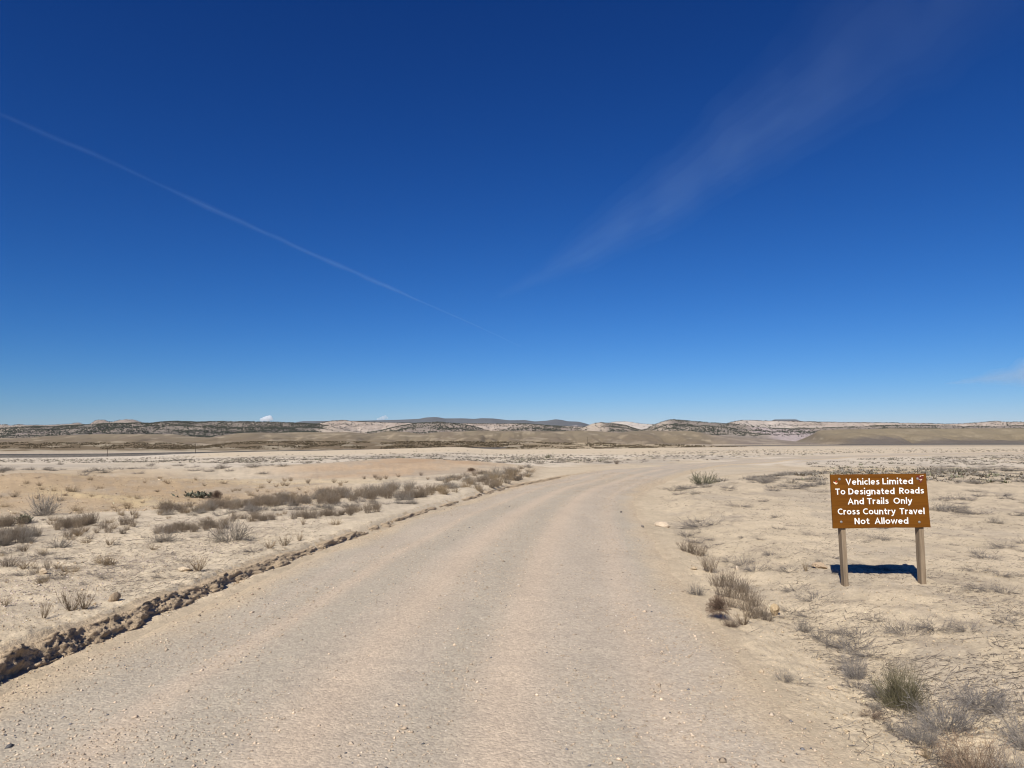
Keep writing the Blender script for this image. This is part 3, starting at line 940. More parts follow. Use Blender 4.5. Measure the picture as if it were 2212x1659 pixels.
# board: slightly uneven plywood panel with thickness
edge = []
cor = [(335, 135), (1396, 122), (1446, 718), (366, 730)]
g = np.random.default_rng(5)
for k in range(4):
    a, c_ = np.array(cor[k], float), np.array(cor[(k + 1) % 4], float)
    m = 14 if k % 2 == 0 else 7
    for j in range(m):
        q = lerp(a, c_, j / m)
        if j:
            q = q + g.normal(size=2) * 1.3
        edge.append(q)
th = 0.019
bm = bmesh.new()
fr = [bm.verts.new(sp(q[0], q[1]) - sign_o) for q in edge]
bk = [bm.verts.new(sp(q[0], q[1]) - sign_o + Vector((0, th, 0))) for q in edge]
nE = len(edge)
bm.faces.new(fr); bm.faces.new(bk[::-1])
for k in range(nE):
    bm.faces.new((fr[(k + 1) % nE], fr[k], bk[k], bk[(k + 1) % nE]))
bmesh.ops.recalc_face_normals(bm, faces=bm.faces)
bmesh.ops.bevel(bm, geom=[e for e in bm.edges if abs(e.verts[0].co.y - e.verts[1].co.y) < 1e-4 and len(e.link_faces) == 2 and e.calc_face_angle(0) > 1.0], offset=.002, segments=1, affect='EDGES')
me = bpy.data.meshes.new('board'); bm.to_mesh(me); bm.free()
board = obj('board', me, M_paint, sign)

# posts: narrow timbers set edge-on behind the board
def post(topz, basez, w, d):
    """timber from (zoomed px x, y) at its top to its foot"""
    t_ = sp(topz[0], topz[1], .02 + d / 2); f_ = sp(basez[0], basez[1], .02 + d / 2)
    f_.z = sign_z
    dirv = (t_ - f_)
    bm = bmesh.new()
    nseg = 12
    rings = []
    gg = np.random.default_rng(int(topz[0]))
    for k in range(nseg + 1):
        u = -.12 + 1.12 * k / nseg
        c0 = f_ + dirv * u - sign_o
        wv = w * (1 + gg.normal() * .012); dv = d * (1 + gg.normal() * .01)
        ch = .004
        pts = [(-wv / 2 + ch, -dv / 2), (wv / 2 - ch, -dv / 2), (wv / 2, -dv / 2 + ch), (wv / 2, dv / 2 - ch), (wv / 2 - ch, dv / 2), (-wv / 2 + ch, dv / 2), (-wv / 2, dv / 2 - ch), (-wv / 2, -dv / 2 + ch)]
        rings.append([bm.verts.new(c0 + Vector((p_[0], p_[1], 0))) for p_ in pts])
    for k in range(nseg):
        for j in range(8):
            bm.faces.new((rings[k][j], rings[k][(j + 1) % 8], rings[k + 1][(j + 1) % 8], rings[k + 1][j]))
    bm.faces.new(rings[-1]); bm.faces.new(rings[0][::-1])
    me = bpy.data.meshes.new('post'); bm.to_mesh(me); bm.free()
    return obj('post', me, M_wood, sign)
post((428, 170), (498, 1385), .046, .085)
post((1290, 165), (1352, 1390), .050, .085)

# bolts through the board into the posts
def bolt(zx, zy, r=.009):
    bm = bmesh.new()
    bmesh.ops.create_cone(bm, cap_ends=True, segments=16, radius1=r * 1.5, radius2=r * 1.4, depth=.003)
    bmesh.ops.create_uvsphere(bm, u_segments=12, v_segments=6, radius=r * .85)
    bmesh.ops.rotate(bm, verts=bm.verts, cent=(0, 0, 0), matrix=__import__('mathutils').Matrix.Rotation(R(90), 3, 'X'))
    me = bpy.data.meshes.new('bolt'); bm.to_mesh(me); bm.free()
    obj('bolt', me, M_metal, board, sp(zx, zy) - sign_o + Vector((0, -.003, 0)))
for q in ((434, 184), (455, 656), (1318, 658), (1298, 178)):
    bolt(*q)

# lettering: bold sans letters drawn as pen strokes, one raised word at a time (cap height 1)
def arc(cx, cy, rx, ry, a0, a1, n=18):
    return [(cx + rx * math.cos(R(a0 + (a1 - a0) * k / n)), cy + ry * math.sin(R(a0 + (a1 - a0) * k / n))) for k in range(n + 1)]
PEN = .147
GLYPH = {
 'V': (.80, [[(.09, 1), (.40, .06), (.71, 1)]]),
 'e': (.66, [[(.12, .385), (.55, .385)], arc(.33, .37, .235, .275, 4, 318)]),
 'h': (.62, [[(.1, 0), (.1, 1.04)], [(.1, .36)] + arc(.31, .43, .20, .215, 165, 0, 12) + [(.51, 0)]]),
 'n': (.62, [[(.1, 0), (.1, .74)], [(.1, .36)] + arc(.31, .43, .20, .215, 165, 0, 12) + [(.51, 0)]]),
 'i': (.20, [[(.1, 0), (.1, .70)], [(.1, .885), (.1, 1.07)]]),
 'c': (.56, [arc(.33, .37, .235, .275, 48, 312)]),
 'l': (.20, [[(.1, 0), (.1, 1.05)]]),
 's': (.52, [[(.44, .60), (.36, .635), (.27, .65), (.17, .61), (.14, .53), (.19, .445), (.29, .39), (.39, .33), (.425, .235), (.39, .14), (.28, .09), (.18, .10), (.08, .14)]]),
 'L': (.56, [[(.1, 1), (.1, .095), (.55, .095)]]),
 'm': (.98, [[(.1, 0), (.1, .74)], [(.1, .38)] + arc(.295, .45, .185, .195, 165, 0, 12) + [(.48, 0)], [(.48, .38)] + arc(.675, .45, .185, .195, 165, 0, 12) + [(.86, 0)]]),
 't': (.45, [[(.21, .93), (.21, .26), (.24, .14), (.32, .095), (.44, .11)], [(.02, .65), (.43, .65)]]),
 'd': (.66, [arc(.32, .37, .225, .275, 0, 360, 28), [(.56, 0), (.56, 1.05)]]),
 'T': (.68, [[(.02, .905), (.66, .905)], [(.34, .90), (.34, 0)]]),
 'o': (.68, [arc(.34, .37, .245, .275, 0, 360, 28)]),
 'D': (.78, [[(.1, 0), (.1, 1)], [(.1, .905), (.30, .905)] + arc(.32, .5, .34, .405, 85, -85, 16) + [(.30, .095), (.1, .095)]]),
 'g': (.66, [arc(.32, .37, .225, .275, 0, 360, 28), [(.56, .74), (.56, .0), (.53, -.12), (.44, -.19), (.30, -.20), (.12, -.16)]]),
 'a': (.58, [[(.12, .60), (.22, .645), (.34, .64), (.44, .57), (.47, .46), (.47, 0)], [(.47, .42), (.30, .40), (.17, .34), (.125, .23), (.17, .12), (.27, .09), (.38, .14), (.47, .25)]]),
 'R': (.66, [[(.1, 0), (.1, 1)], [(.1, .905), (.32, .905)] + arc(.34, .70, .215, .205, 80, -80, 12) + [(.32, .495), (.1, .495)], [(.30, .50), (.58, 0)]]),
 'A': (.80, [[(.07, 0), (.40, .94), (.73, 0)], [(.2, .33), (.6, .33)]]),
 'r': (.42, [[(.1, 0), (.1, .74)], [(.1, .40), (.14, .54), (.22, .62), (.40, .645)]]),
 'O': (.94, [arc(.47, .5, .365, .405, 0, 360, 32)]),
 'y': (.62, [[(.07, .74), (.33, .08)], [(.56, .74), (.30, .02), (.24, -.12), (.16, -.195), (.03, -.20)]]),
 'C': (.74, [arc(.46, .5, .36, .405, 52, 308, 24)]),
 'u': (.62, [[(.1, .74)] + arc(.305, .31, .205, .215, 180, 350, 12) + [(.51, .40)], [(.51, .74), (.51, 0)]]),
 'v': (.60, [[(.07, .74), (.30, .07), (.53, .74)]]),
 'N': (.74, [[(.1, 0), (.1, 1)], [(.1, .97), (.62, .03)], [(.62, 0), (.62, 1)]]),
 'w': (.88, [[(.06, .74), (.25, .08), (.44, .70), (.63, .08), (.82, .74)]]),
}
def ribbon(pts, w):
    p = np.array(pts, float)
    d = np.diff(p, axis=0); d /= np.hypot(*d.T)[:, None] + 1e-9
    closed = np.hypot(*(p[0] - p[-1])) < 1e-6
    nrm_ = np.stack([-d[:, 1], d[:, 0]], 1)
    out = []
    for k in range(len(p)):
        a_ = nrm_[k - 1] if k > 0 else (nrm_[-1] if closed else nrm_[0])
        c_ = nrm_[k] if k < len(nrm_) else (nrm_[0] if closed else nrm_[-1])
        m = a_ + c_; m = m / (np.hypot(*m) + 1e-9)
        ln = min(1 / max(m @ a_, .35), 2.0)
        out.append((p[k] + m * w / 2 * ln, p[k] - m * w / 2 * ln))
    return out
def word(txt, x0, x1, base0, base1, cap=68, lean=.055):
    adv = 0; strokes = []
    for ch in txt:
        a_, st = GLYPH[ch]
        for q in st:
            strokes.append([(px_ + adv, py_) for px_, py_ in q])
        adv += a_ + .075
    rib = [ribbon(q, PEN) for q in strokes]
    allx = [c_[0] for r__ in rib for pr in r__ for c_ in pr]
    mn, mx = min(allx), max(allx)
    bm = bmesh.new()
    for si, r__ in enumerate(rib):
        dy = -.0022 - (si % 5) * .00012
        F_, B_ = [], []
        for pr in r__:
            for c_ in pr:
                u = (c_[0] - mn) / (mx - mn)
                zx = lerp(x0, x1, u) - lean * c_[1] * cap; zy = lerp(base0, base1, u) - c_[1] * cap
                v_ = sp(zx, zy, dy) - sign_o
                F_.append(bm.verts.new(v_)); B_.append(bm.verts.new(v_ + Vector((0, .003, 0))))
        m = len(r__)
        for k in range(m - 1):
            a0, a1, b0, b1 = 2 * k, 2 * k + 1, 2 * k + 2, 2 * k + 3
            bm.faces.new((F_[a0], F_[a1], F_[b1], F_[b0]))
            bm.faces.new((F_[a0], F_[b0], B_[b0], B_[a0])); bm.faces.new((F_[b1], F_[a1], B_[a1], B_[b1]))
        bm.faces.new((F_[1], F_[0], B_[0], B_[1])); bm.faces.new((F_[-2], F_[-1], B_[-1], B_[-2]))
    me = bpy.data.meshes.new('word'); bm.to_mesh(me); bm.free()
    obj('word', me, M_white, board)
for args in (('Vehicles', 508, 880, 248, 244), ('Limited', 914, 1250, 242, 239),
             ('To', 392, 502, 356, 354), ('Designated', 537, 1047, 354, 350), ('Roads', 1100, 1372, 346, 343),
             ('And', 530, 708, 464, 462), ('Trails', 744, 982, 461, 458), ('Only', 1037, 1244, 457, 455),
             ('Cross', 420, 662, 576, 575), ('Country', 699, 1060, 574, 573), ('Travel', 1104, 1379, 572, 571),
             ('Not', 606, 770, 682, 681), ('Allowed', 828, 1199, 680, 678)):
    word(*args)

def decal(name, pts, mat, dy, parent):
    bm = bmesh.new()
    f1 = [bm.verts.new(sp(p_[0], p_[1], dy) - sign_o) for p_ in pts]
    f2 = [bm.verts.new(v_.co + Vector((0, .0008, 0))) for v_ in f1]
    bm.faces.new(f1); bm.faces.new(f2[::-1])
    n_ = len(f1)
    for k in range(n_):
        bm.faces.new((f1[(k + 1) % n_], f1[k], f2[k], f2[(k + 1) % n_]))
    bmesh.ops.recalc_face_normals(bm, faces=bm.faces)
    me = bpy.data.meshes.new(name); bm.to_mesh(me); bm.free()
    return obj(name, me, mat, parent)
# triangular emblem, worn, in the upper right corner
Z8 = lambda zx, zy: ((3600 - 3200 + zx / 15.8) * 2.7646, (1870 - 1850 + zy / 15.8) * 2.7646)
tri = decal('emblem', [Z8(975, 545), Z8(1180, 495), Z8(1510, 470), Z8(1470, 700), Z8(1400, 870), Z8(1300, 1000), Z8(1180, 830), Z8(1060, 690)], M_rust, -.0012, board)
for pl in ([(1270, 490), (1300, 495), (1295, 525), (1262, 520)], [(1355, 490), (1490, 486), (1490, 520), (1358, 522)], [(1190, 730), (1260, 745), (1300, 735), (1410, 725), (1395, 755), (1355, 785), (1300, 765), (1200, 752)],
           [(1070, 640), (1100, 645), (1100, 680), (1068, 675)], [(1130, 700), (1175, 715), (1115, 775), (1090, 750)], [(1300, 800), (1345, 800), (1330, 860), (1300, 850)], [(1250, 540), (1330, 540), (1330, 575), (1250, 575)]):
    decal('emblem_mark', [Z8(*q) for q in pl], M_cream, -.0024, tri)
# small pale sticker with a red corner in the upper left
Z7 = lambda zx, zy: ((3290 - 3200 + zx / 11.06) * 2.7646, (1870 - 1850 + zy / 11.06) * 2.7646)
stk = decal('sticker', [Z7(470, 650), Z7(495, 630), Z7(560, 655), Z7(610, 675), Z7(660, 670), Z7(668, 700), Z7(630, 740), Z7(580, 745), Z7(520, 705)], M_cream, -.0012, board)
decal('sticker_print', [Z7(565, 610), Z7(595, 595), Z7(625, 625), Z7(630, 660), Z7(580, 655)], M_red, -.0024, stk)
decal('sticker_print', [Z7(520, 600), Z7(545, 585), Z7(570, 600), Z7(565, 645), Z7(530, 640)], M_black, -.0024, stk)
decal('sticker_print', [Z7(600, 675), Z7(625, 675), Z7(622, 692), Z7(602, 692)], M_black, -.0036, stk)

# ------------------------------------------------------------------ plants
def tubes(g, P0, D0, L, rad, seg=3, wig=.18, lift=0.0, taper=.35):
    n = len(P0)
    P = np.zeros((n, seg + 1, 3)); P[:, 0] = P0
    d = D0 / np.linalg.norm(D0, axis=1)[:, None]
    for k in range(seg):
        d = d + g.normal(size=(n, 3)) * wig; d[:, 2] += lift
        d /= np.linalg.norm(d, axis=1)[:, None]
        P[:, k + 1] = P[:, k] + d * (L / seg)[:, None]
    return P
def tube_mesh(P, rad, taper=.35):
    n, m, _ = P.shape
    ax = P[:, -1] - P[:, 0]; ax /= np.linalg.norm(ax, axis=1)[:, None] + 1e-9
    ref = np.where(np.abs(ax[:, 2:3]) > .9, np.array([[1., 0, 0]]), np.array([[0, 0, 1.]]))
    u = np.cross(ax, ref); u /= np.linalg.norm(u, axis=1)[:, None] + 1e-9
    w = np.cross(ax, u)
    V_ = []
    for k in range(m):
        rr = rad * lerp(1, taper, k / (m - 1))
        for a in (0, 2.094, 4.189):
            V_.append(P[:, k] + (u * math.cos(a) + w * math.sin(a)) * np.asarray(rr)[:, None])
    V_ = np.stack(V_, 1)                                # n, m*3, 3
    F_ = []
    for k in range(m - 1):
        for j in range(3):
            F_.append((k * 3 + j, k * 3 + (j + 1) % 3, (k + 1) * 3 + (j + 1) % 3, (k + 1) * 3 + j))
    F_ = np.array(F_)
    F_ = (np.arange(n)[:, None, None] * m * 3 + F_[None]).reshape(-1, 4)
    return V_.reshape(-1, 3), F_, m * 3
def dirs(g, n, lo, hi, pw=1.0):
    a = g.uniform(0, 2 * math.pi, n); th = R(lo) + (R(hi) - R(lo)) * g.random(n) ** pw
    return np.stack([np.cos(a) * np.sin(th), np.sin(a) * np.sin(th), np.cos(th)], 1)
def plant_mesh(name, seed, n, base_r, L, lean, rad, col, col2, branch=5, bl=.35, wig=.16, lift=0.02, bspread=.8, pw=1.0, tipcol=None, elong=1.0):
    g = np.random.default_rng(seed)
    D = dirs(g, n, lean[0], lean[1], pw)
    rr = base_r * np.sqrt(g.random(n))
    P0 = np.stack([D[:, 0], D[:, 1], D[:, 0] * 0], 1)
    P0 = P0 / (np.linalg.norm(P0, axis=1)[:, None] + 1e-6) * rr[:, None] + g.normal(size=(n, 3)) * base_r * .25
    P0[:, 2] = -.015
    LL = g.uniform(L[0], L[1], n)
    P = tubes(g, P0, D, LL, rad, 4, wig, lift)
    parts = []
    V1, F1, k1 = tube_mesh(P, np.full(n, rad))
    t1 = g.uniform(.65, 1.3, (n, 1)) * np.ones((n, k1))
    mixw = g.random((n, 1)) * np.ones((n, k1))
    parts.append((V1, F1, t1.ravel(), mixw.ravel(), np.zeros(n * k1)))
    if branch:
        idx = np.repeat(np.arange(n), branch)
        kk = g.integers(1, 5, len(idx)); 
        B0 = P[idx, kk]
        pd = P[idx, kk] - P[idx, kk - 1]; pd /= np.linalg.norm(pd, axis=1)[:, None] + 1e-9
        BD = pd + g.normal(size=(len(idx), 3)) * bspread * .6 + np.array([0, 0, .25])
        BL = LL[idx] * bl * g.uniform(.5, 1.3, len(idx))
        PB = tubes(g, B0, BD, BL, rad * .6, 2, wig, lift)
        V2, F2, k2 = tube_mesh(PB, np.full(len(idx), rad * .65), .5)
        t2 = g.uniform(.7, 1.4, (len(idx), 1)) * np.ones((len(idx), k2))
        parts.append((V2, F2, t2.ravel(), (g.random((len(idx), 1)) * np.ones((len(idx), k2))).ravel(), np.ones(len(idx) * k2)))
    off = 0; Vs, Fs, Ts, Ms, Tp = [], [], [], [], []
    for v_, f_, t_, m_, tp in parts:
        Vs.append(v_); Fs.append(f_ + off); Ts.append(t_); Ms.append(m_); Tp.append(tp); off += len(v_)
    Vv = np.concatenate(Vs); T = np.concatenate(Ts)[:, None]; M_ = np.concatenate(Ms)[:, None]; TP = np.concatenate(Tp)[:, None]
    Vv[:, 0] *= elong
    cc = (np.array(col) * (1 - M_) + np.array(col2) * M_) * T
    if tipcol is not None:
        hgt = np.clip(Vv[:, 2:3] / max(Vv[:, 2].max(), .01), 0, 1)
        cc = lerp(cc, np.array(tipcol) * T, np.clip(TP * sstep(.45, .9, hgt), 0, 1))
    me = mesh_np(name, Vv, np.concatenate(Fs), np.clip(cc, 0, 1))
    me['h'] = float(np.percentile(Vv[:, 2], 97)); me['w'] = float(np.percentile(np.hypot(Vv[:, 0], Vv[:, 1]), 95) * 2)
    return me
M_twig = col_mat('dry_twigs', .9, .12, ((.82, .82, .84), (1.15, 1.12, 1.06)))
LIB = {}
def lib(kind, mes):
    for me in mes:
        me.materials.append(M_twig)
    LIB[kind] = mes
GR1, GR2 = (.165, .147, .125), (.28, .25, .21)
BR1, BR2 = (.14, .108, .078), (.245, .198, .148)
lib('sage', [plant_mesh('sagebrush', 400 + k, 70, .07, (.16, .30), (10, 85), .0032, GR1, GR2, 6, .38, .2, .03, .9) for k in range(5)])
lib('tuft', [plant_mesh('dry_tuft', 420 + k, 60, .09, (.24, .44), (0, 26), .0030, BR1, BR2, 5, .28, .10, .05, .5) for k in range(6)])
lib('vase', [plant_mesh('dry_weed', 440 + k, 34, .03, (.22, .40), (12, 42), .0036, (.16, .115, .07), (.27, .205, .135), 6, .26, .10, .10, .45) for k in range(4)])
lib('mat', [plant_mesh('prostrate_brush', 450 + k, 80, .10, (.20, .46), (62, 88), .0030, (.125, .11, .098), (.24, .215, .19), 5, .35, .20, .02, .7, elong=1.35) for k in range(4)])
lib('grass', [plant_mesh('dry_grass', 460 + k, 90, .10, (.15, .32), (4, 50), .0026, (.20, .148, .09), (.30, .23, .145), 2, .4, .12, -.02, .4) for k in range(4)])
lib('rabbit', [plant_mesh('rabbitbrush', 470, 240, .09, (.26, .42), (3, 84), .0024, (.125, .112, .06), (.23, .20, .12), 8, .36, .17, .04, .75, tipcol=(.36, .295, .205))])
lib('dead', [plant_mesh('dead_brush', 474 + k, 190, .16, (.22, .44), (35, 86), .0024, (.15, .136, .125), (.33, .30, .268), 5, .36, .20, .03, .8) for k in range(3)])
lib('seedy', [plant_mesh('seedy_shrub', 478, 170, .12, (.24, .42), (15, 80), .0026, (.12, .085, .065), (.27, .20, .14), 8, .26, .2, .03, 1.0, tipcol=(.33, .23, .15))])
lib('green', [plant_mesh('green_shrub', 480 + k, 90, .10, (.18, .32), (5, 75), .0040, (.11, .108, .072), (.19, .18, .125), 7, .34, .16, .04, .8) for k in range(2)])
# round tumbleweed
def ball_mesh(seed):
    g = np.random.default_rng(seed)
    n = 420
    D = dirs(g, n, 0, 115)
    P = tubes(g, D * g.uniform(.0, .11, (n, 1)) + np.array([0, 0, .12]), D + g.normal(size=(n, 3)) * .5, g.uniform(.08, .20, n), .002, 3, .30, 0)
    nrm_ = np.linalg.norm(P - np.array([0, 0, .12]), axis=2, keepdims=True)
    P = np.array([0, 0, .12]) + (P - np.array([0, 0, .12])) * np.minimum(1, .165 / (nrm_ + 1e-6))
    P[..., 2] = np.maximum(P[..., 2], .0)
    V_, F_, k_ = tube_mesh(P, np.full(n, .0022))
    c = (np.array([.115, .078, .055]) * g.uniform(.6, 1.9, (n, 1, 1)) * np.ones((n, k_, 3))).reshape(-1, 3)
    me = mesh_np('tumbleweed', V_, F_, c); me['h'] = .27; me['w'] = .32
    return me
lib('ball', [ball_mesh(490)])
# leafy low herb
def herb_mesh(seed):
    g = np.random.default_rng(seed)
    n = 240
    D = dirs(g, n, 20, 80); L_ = g.uniform(.04, .09, n)
    P0 = np.stack([g.normal(size=n) * .10, g.normal(size=n) * .06, g.uniform(0, .07, n)], 1)
    side = np.cross(D, g.normal(size=(n, 3))); side /= np.linalg.norm(side, axis=1)[:, None]
    V_ = np.stack([P0, P0 + D * (L_ * .5)[:, None] + side * (L_ * .16)[:, None], P0 + D * L_[:, None], P0 + D * (L_ * .5)[:, None] - side * (L_ * .16)[:, None]], 1)
    F_ = np.arange(n * 4).reshape(n, 4)
    c = (np.array([.10, .10, .07]) * g.uniform(.6, 1.6, (n, 1, 1)) * np.ones((n, 4, 3))).reshape(-1, 3)
    me = mesh_np('leafy_herb', V_.reshape(-1, 3), F_, c); me['h'] = .11; me['w'] = .34
    return me
lib('herb', [herb_mesh(495), herb_mesh(496)])

NAME = {'sage': 'sagebrush', 'tuft': 'dry_tuft', 'vase': 'dry_weed', 'mat': 'prostrate_brush', 'grass': 'dry_grass', 'rabbit': 'rabbitbrush', 'dead': 'dead_brush', 'seedy': 'seedy_shrub', 'green': 'green_shrub', 'ball': 'tumbleweed', 'herb': 'leafy_herb'}
CAT = {'sage': 'shrub', 'tuft': 'dry weed', 'vase': 'dry weed', 'mat': 'shrub', 'grass': 'grass tuft', 'rabbit': 'shrub', 'dead': 'shrub', 'seedy': 'shrub', 'green': 'shrub', 'ball': 'tumbleweed', 'herb': 'herb'}
vg = np.random.default_rng(11)
def plant_at(kind, x, y, label, group=None, h=None, w=None, rot=None):
    """h / w: real height and width in metres"""
    me = LIB[kind][vg.integers(len(LIB[kind]))]
    o = obj(NAME[kind], me, None, None, (x, y, float(surf_z(x, y)) - .004))
    sz = h / me['h'] if h else 1.0
    sx = w / me['w'] if w else sz
    o.scale = (sx, sx, sz)
    o.rotation_euler = (vg.normal() * .05, vg.normal() * .05, vg.uniform(0, 6.28) if rot is None else rot)
    tag(o, label, CAT[kind], group, 'thing')
    return o
def plant_px(kind, px, py, hpx, wpx, label, group=None, rot=None):
    x_, y_ = ground_px(px, py)
    k = y_ / F
    return plant_at(kind, x_, y_, label, group, hpx * k, wpx * k if wpx else None, rot)

# --- plants that stand out, each with its own description
plant_px('rabbit', 1948, 1510, 82, 118, 'bushy rabbitbrush with green stems and tan tips at the lower right')
plant_px('dead', 2045, 1548, 62, 150, 'grey tangle of dead brush just right of the green rabbitbrush', rot=.4)
plant_px('dead', 2120, 1528, 40, 130, 'grey dead brush trailing from the rabbitbrush toward the right edge', rot=.2)
plant_px('dead', 1985, 1580, 58, 90, 'grey dead brush drooping in front of the green rabbitbrush')
plant_px('mat', 2180, 1545, 26, 150, 'flat grey brush at the right edge beyond the dead tangle', rot=.1)
plant_px('dead', 2225, 1600, 75, 130, 'grey dead brush cut by the right edge of the picture')
plant_px('seedy', 2105, 1662, 78, 150, 'brown seedy shrub at the bottom edge, right corner')
plant_px('dead', 2215, 1690, 80, 150, 'dark grey twiggy brush in the bottom right corner')
plant_px('dead', 1846, 1442, 54, 60, 'upright grey brush on the berm, up and left from the rabbitbrush')
plant_px('mat', 1852, 1468, 18, 80, 'thin flat brush below the upright grey brush on the berm')
plant_px('dead', 1905, 1490, 34, 80, 'small grey brush touching the left side of the rabbitbrush')
plant_px('mat', 1694, 1468, 26, 52, 'small flat grey brush alone on sand beside the road')
plant_px('ball', 1553, 1338, 48, 54, 'dark brown round tumbleweed beside the right road edge')
plant_px('seedy', 1580, 1350, 18, 42, 'low dark brown weed at the foot of the round tumbleweed')
plant_px('vase', 1607, 1345, 32, 40, 'tan brown weed right of the round tumbleweed')
plant_px('sage', 1505, 1283, 22, 45, 'small scraggly brown brush on bare sand by the right road edge')
plant_px('tuft', 1533, 1230, 32, 50, 'reddish brown tuft at the upper end of the ditch weeds')
for k, (px, py, h, w) in enumerate(((1552, 1262, 30, 50), (1575, 1258, 34, 52), (1600, 1268, 30, 46), (1562, 1284, 34, 56), (1590, 1286, 38, 58), (1618, 1290, 32, 46), (1580, 1306, 28, 44), (1612, 1312, 30, 50), (1640, 1318, 30, 50), (1658, 1330, 20, 40), (1632, 1300, 26, 44), (1628, 1327, 22, 50))):
    plant_px('tuft', px, py, h, w, 'brown weed in the dense patch in the ditch between tumbleweed and sign', 'brown ditch weeds right of the road')
plant_px('mat', 1605, 1214, 20, 75, 'blue grey flat brush uphill from the brown ditch weeds')
plant_px('mat', 1630, 1226, 22, 70, 'grey flat brush with pale stems right of the ditch weeds')
plant_px('mat', 1510, 1136, 18, 120, 'wide grey flat brush at the ditch bend above the pale boulder', rot=.05)
plant_px('mat', 1482, 1152, 18, 60, 'grey brush hanging into the ditch below the wide flat brush')
plant_px('tuft', 1486, 1186, 26, 50, 'grey brown weed clump in the ditch, left half of a pair')
plant_px('tuft', 1508, 1190, 26, 50, 'grey brown weed clump in the ditch, right half of a pair')
plant_px('mat', 1500, 1166, 12, 60, 'thin grey brush above the pair of ditch clumps')
plant_px('green', 1521, 1049, 24, 66, 'rounded olive green shrub by the inside of the road bend')
plant_px('mat', 1598, 1105, 10, 62, 'dark flat brush alone on the sand left of the sign')
plant_px('mat', 1715, 1274, 14, 75, 'loose grey sticks of a flat brush before the left sign post')
plant_px('mat', 1775, 1362, 20, 75, 'grey flat brush below the sign on the slope')
plant_px('sage', 1735, 1352, 26, 45, 'small grey brush on the berm crest below the brown boulder')
plant_px('mat', 1835, 1388, 20, 120, 'long grey flat brush across the sand below the sign', rot=.0)
plant_px('mat', 1870, 1402, 20, 110, 'grey flat brush trailing down from the long flat brush')
plant_px('mat', 1795, 1376, 14, 80, 'thin grey twigs between the berm and the long flat brush')
plant_px('vase', 1741, 1244, 20, 16, 'tiny upright weed left of the tan rock behind the sign')
plant_px('sage', 2150, 1137, 14, 42, 'small dark brush right of the sign panel')
plant_px('mat', 2175, 1370, 18, 70, 'grey flat brush near the right edge below sign height')
plant_px('vase', 2003, 1625, 30, 26, 'small green grey sprig on the sand near the bottom right')
plant_px('seedy', 1880, 1532, 12, 70, 'dark low weed on sand left of the drooping dead brush')
plant_px('sage', 1890, 1520, 20, 40, 'small twiggy clump below the left flank of the rabbitbrush')
plant_px('sage', 1925, 1550, 18, 55, 'dark twiggy sprawl on sand under the rabbitbrush')
# left of the road
plant_px('sage', 96, 1113, 42, 78, 'round grey sagebrush standing alone on the brown rise')
plant_px('grass', 155, 1067, 12, 26, 'tiny tan tuft on top of the brown rise')
plant_px('herb', 53, 1137, 18, 34, 'dark green herb among brown weeds at the left edge')
plant_px('ball', 467, 1086, 24, 26, 'small dark round bush just behind the long weed band')
plant_px('herb', 435, 1075, 13, 58, 'low green herb patch behind the long weed band')
plant_px('sage', 500, 1188, 40, 110, 'wide silvery grey sagebrush between the weed band and the bank', rot=.3)
plant_px('sage', 356, 1192, 30, 66, 'grey sagebrush in front of the brown weeds, left of the silvery one')
plant_px('sage', 126, 1204, 22, 58, 'flattened grey brush on pale sand at the far left')
plant_px('vase', 92, 1376, 36, 26, 'slim vase shaped brown weed on top of the bank, foreground left')
plant_px('vase', 152, 1359, 40, 48, 'large brown weed on top of the bank, foreground left')
plant_px('vase', 180, 1357, 34, 40, 'brown weed leaning right behind the bank, foreground left')
plant_px('vase', 8, 1352, 20, 26, 'small brown weed cut by the left edge above the bank')
plant_px('vase', 427, 1263, 30, 44, 'brown weed just behind the bank, halfway along it')
plant_px('tuft', 18, 1252, 20, 44, 'brown tuft at the left edge above the gravelly strip')
plant_px('vase', 52, 1257, 18, 42, 'thin brown tuft second from the left edge above the gravelly strip')
plant_px('tuft', 99, 1257, 22, 20, 'dark brown narrow tuft above the gravelly strip')
plant_px('vase', 122, 1257, 16, 26, 'pale thin tuft right of the dark narrow tuft')
plant_px('vase', 614, 1200, 22, 34, 'upright tan weed near the far part of the bank')
plant_px('vase', 646, 1188, 18, 18, 'small vase shaped weed nearest the bank end with a short shadow')
plant_px('vase', 582, 1208, 18, 34, 'thin weed rooted right behind the bank top')
plant_px('mat', 545, 1215, 12, 60, 'grey flat brush along the bank top')
plant_px('mat', 395, 1238, 12, 60, 'grey flat brush on the gravelly strip behind the bank')
plant_px('grass', 724, 1151, 15, 38, 'curved tan tuft on bare sand near the bank end')
plant_px('vase', 655, 1152, 14, 14, 'small weed on gravel in front of the weed band')
plant_px('ball', 1018, 1030, 11, 22, 'small dark round bush right of the orange mound')
plant_px('sage', 1068, 1033, 16, 30, 'left one of two grey round bushes beside the road ditch')
plant_px('sage', 1094, 1034, 13, 34, 'right one of two grey round bushes beside the road ditch')
plant_px('green', 1183, 990, 7, 14, 'dark green bush standing tallest on the distant flats')

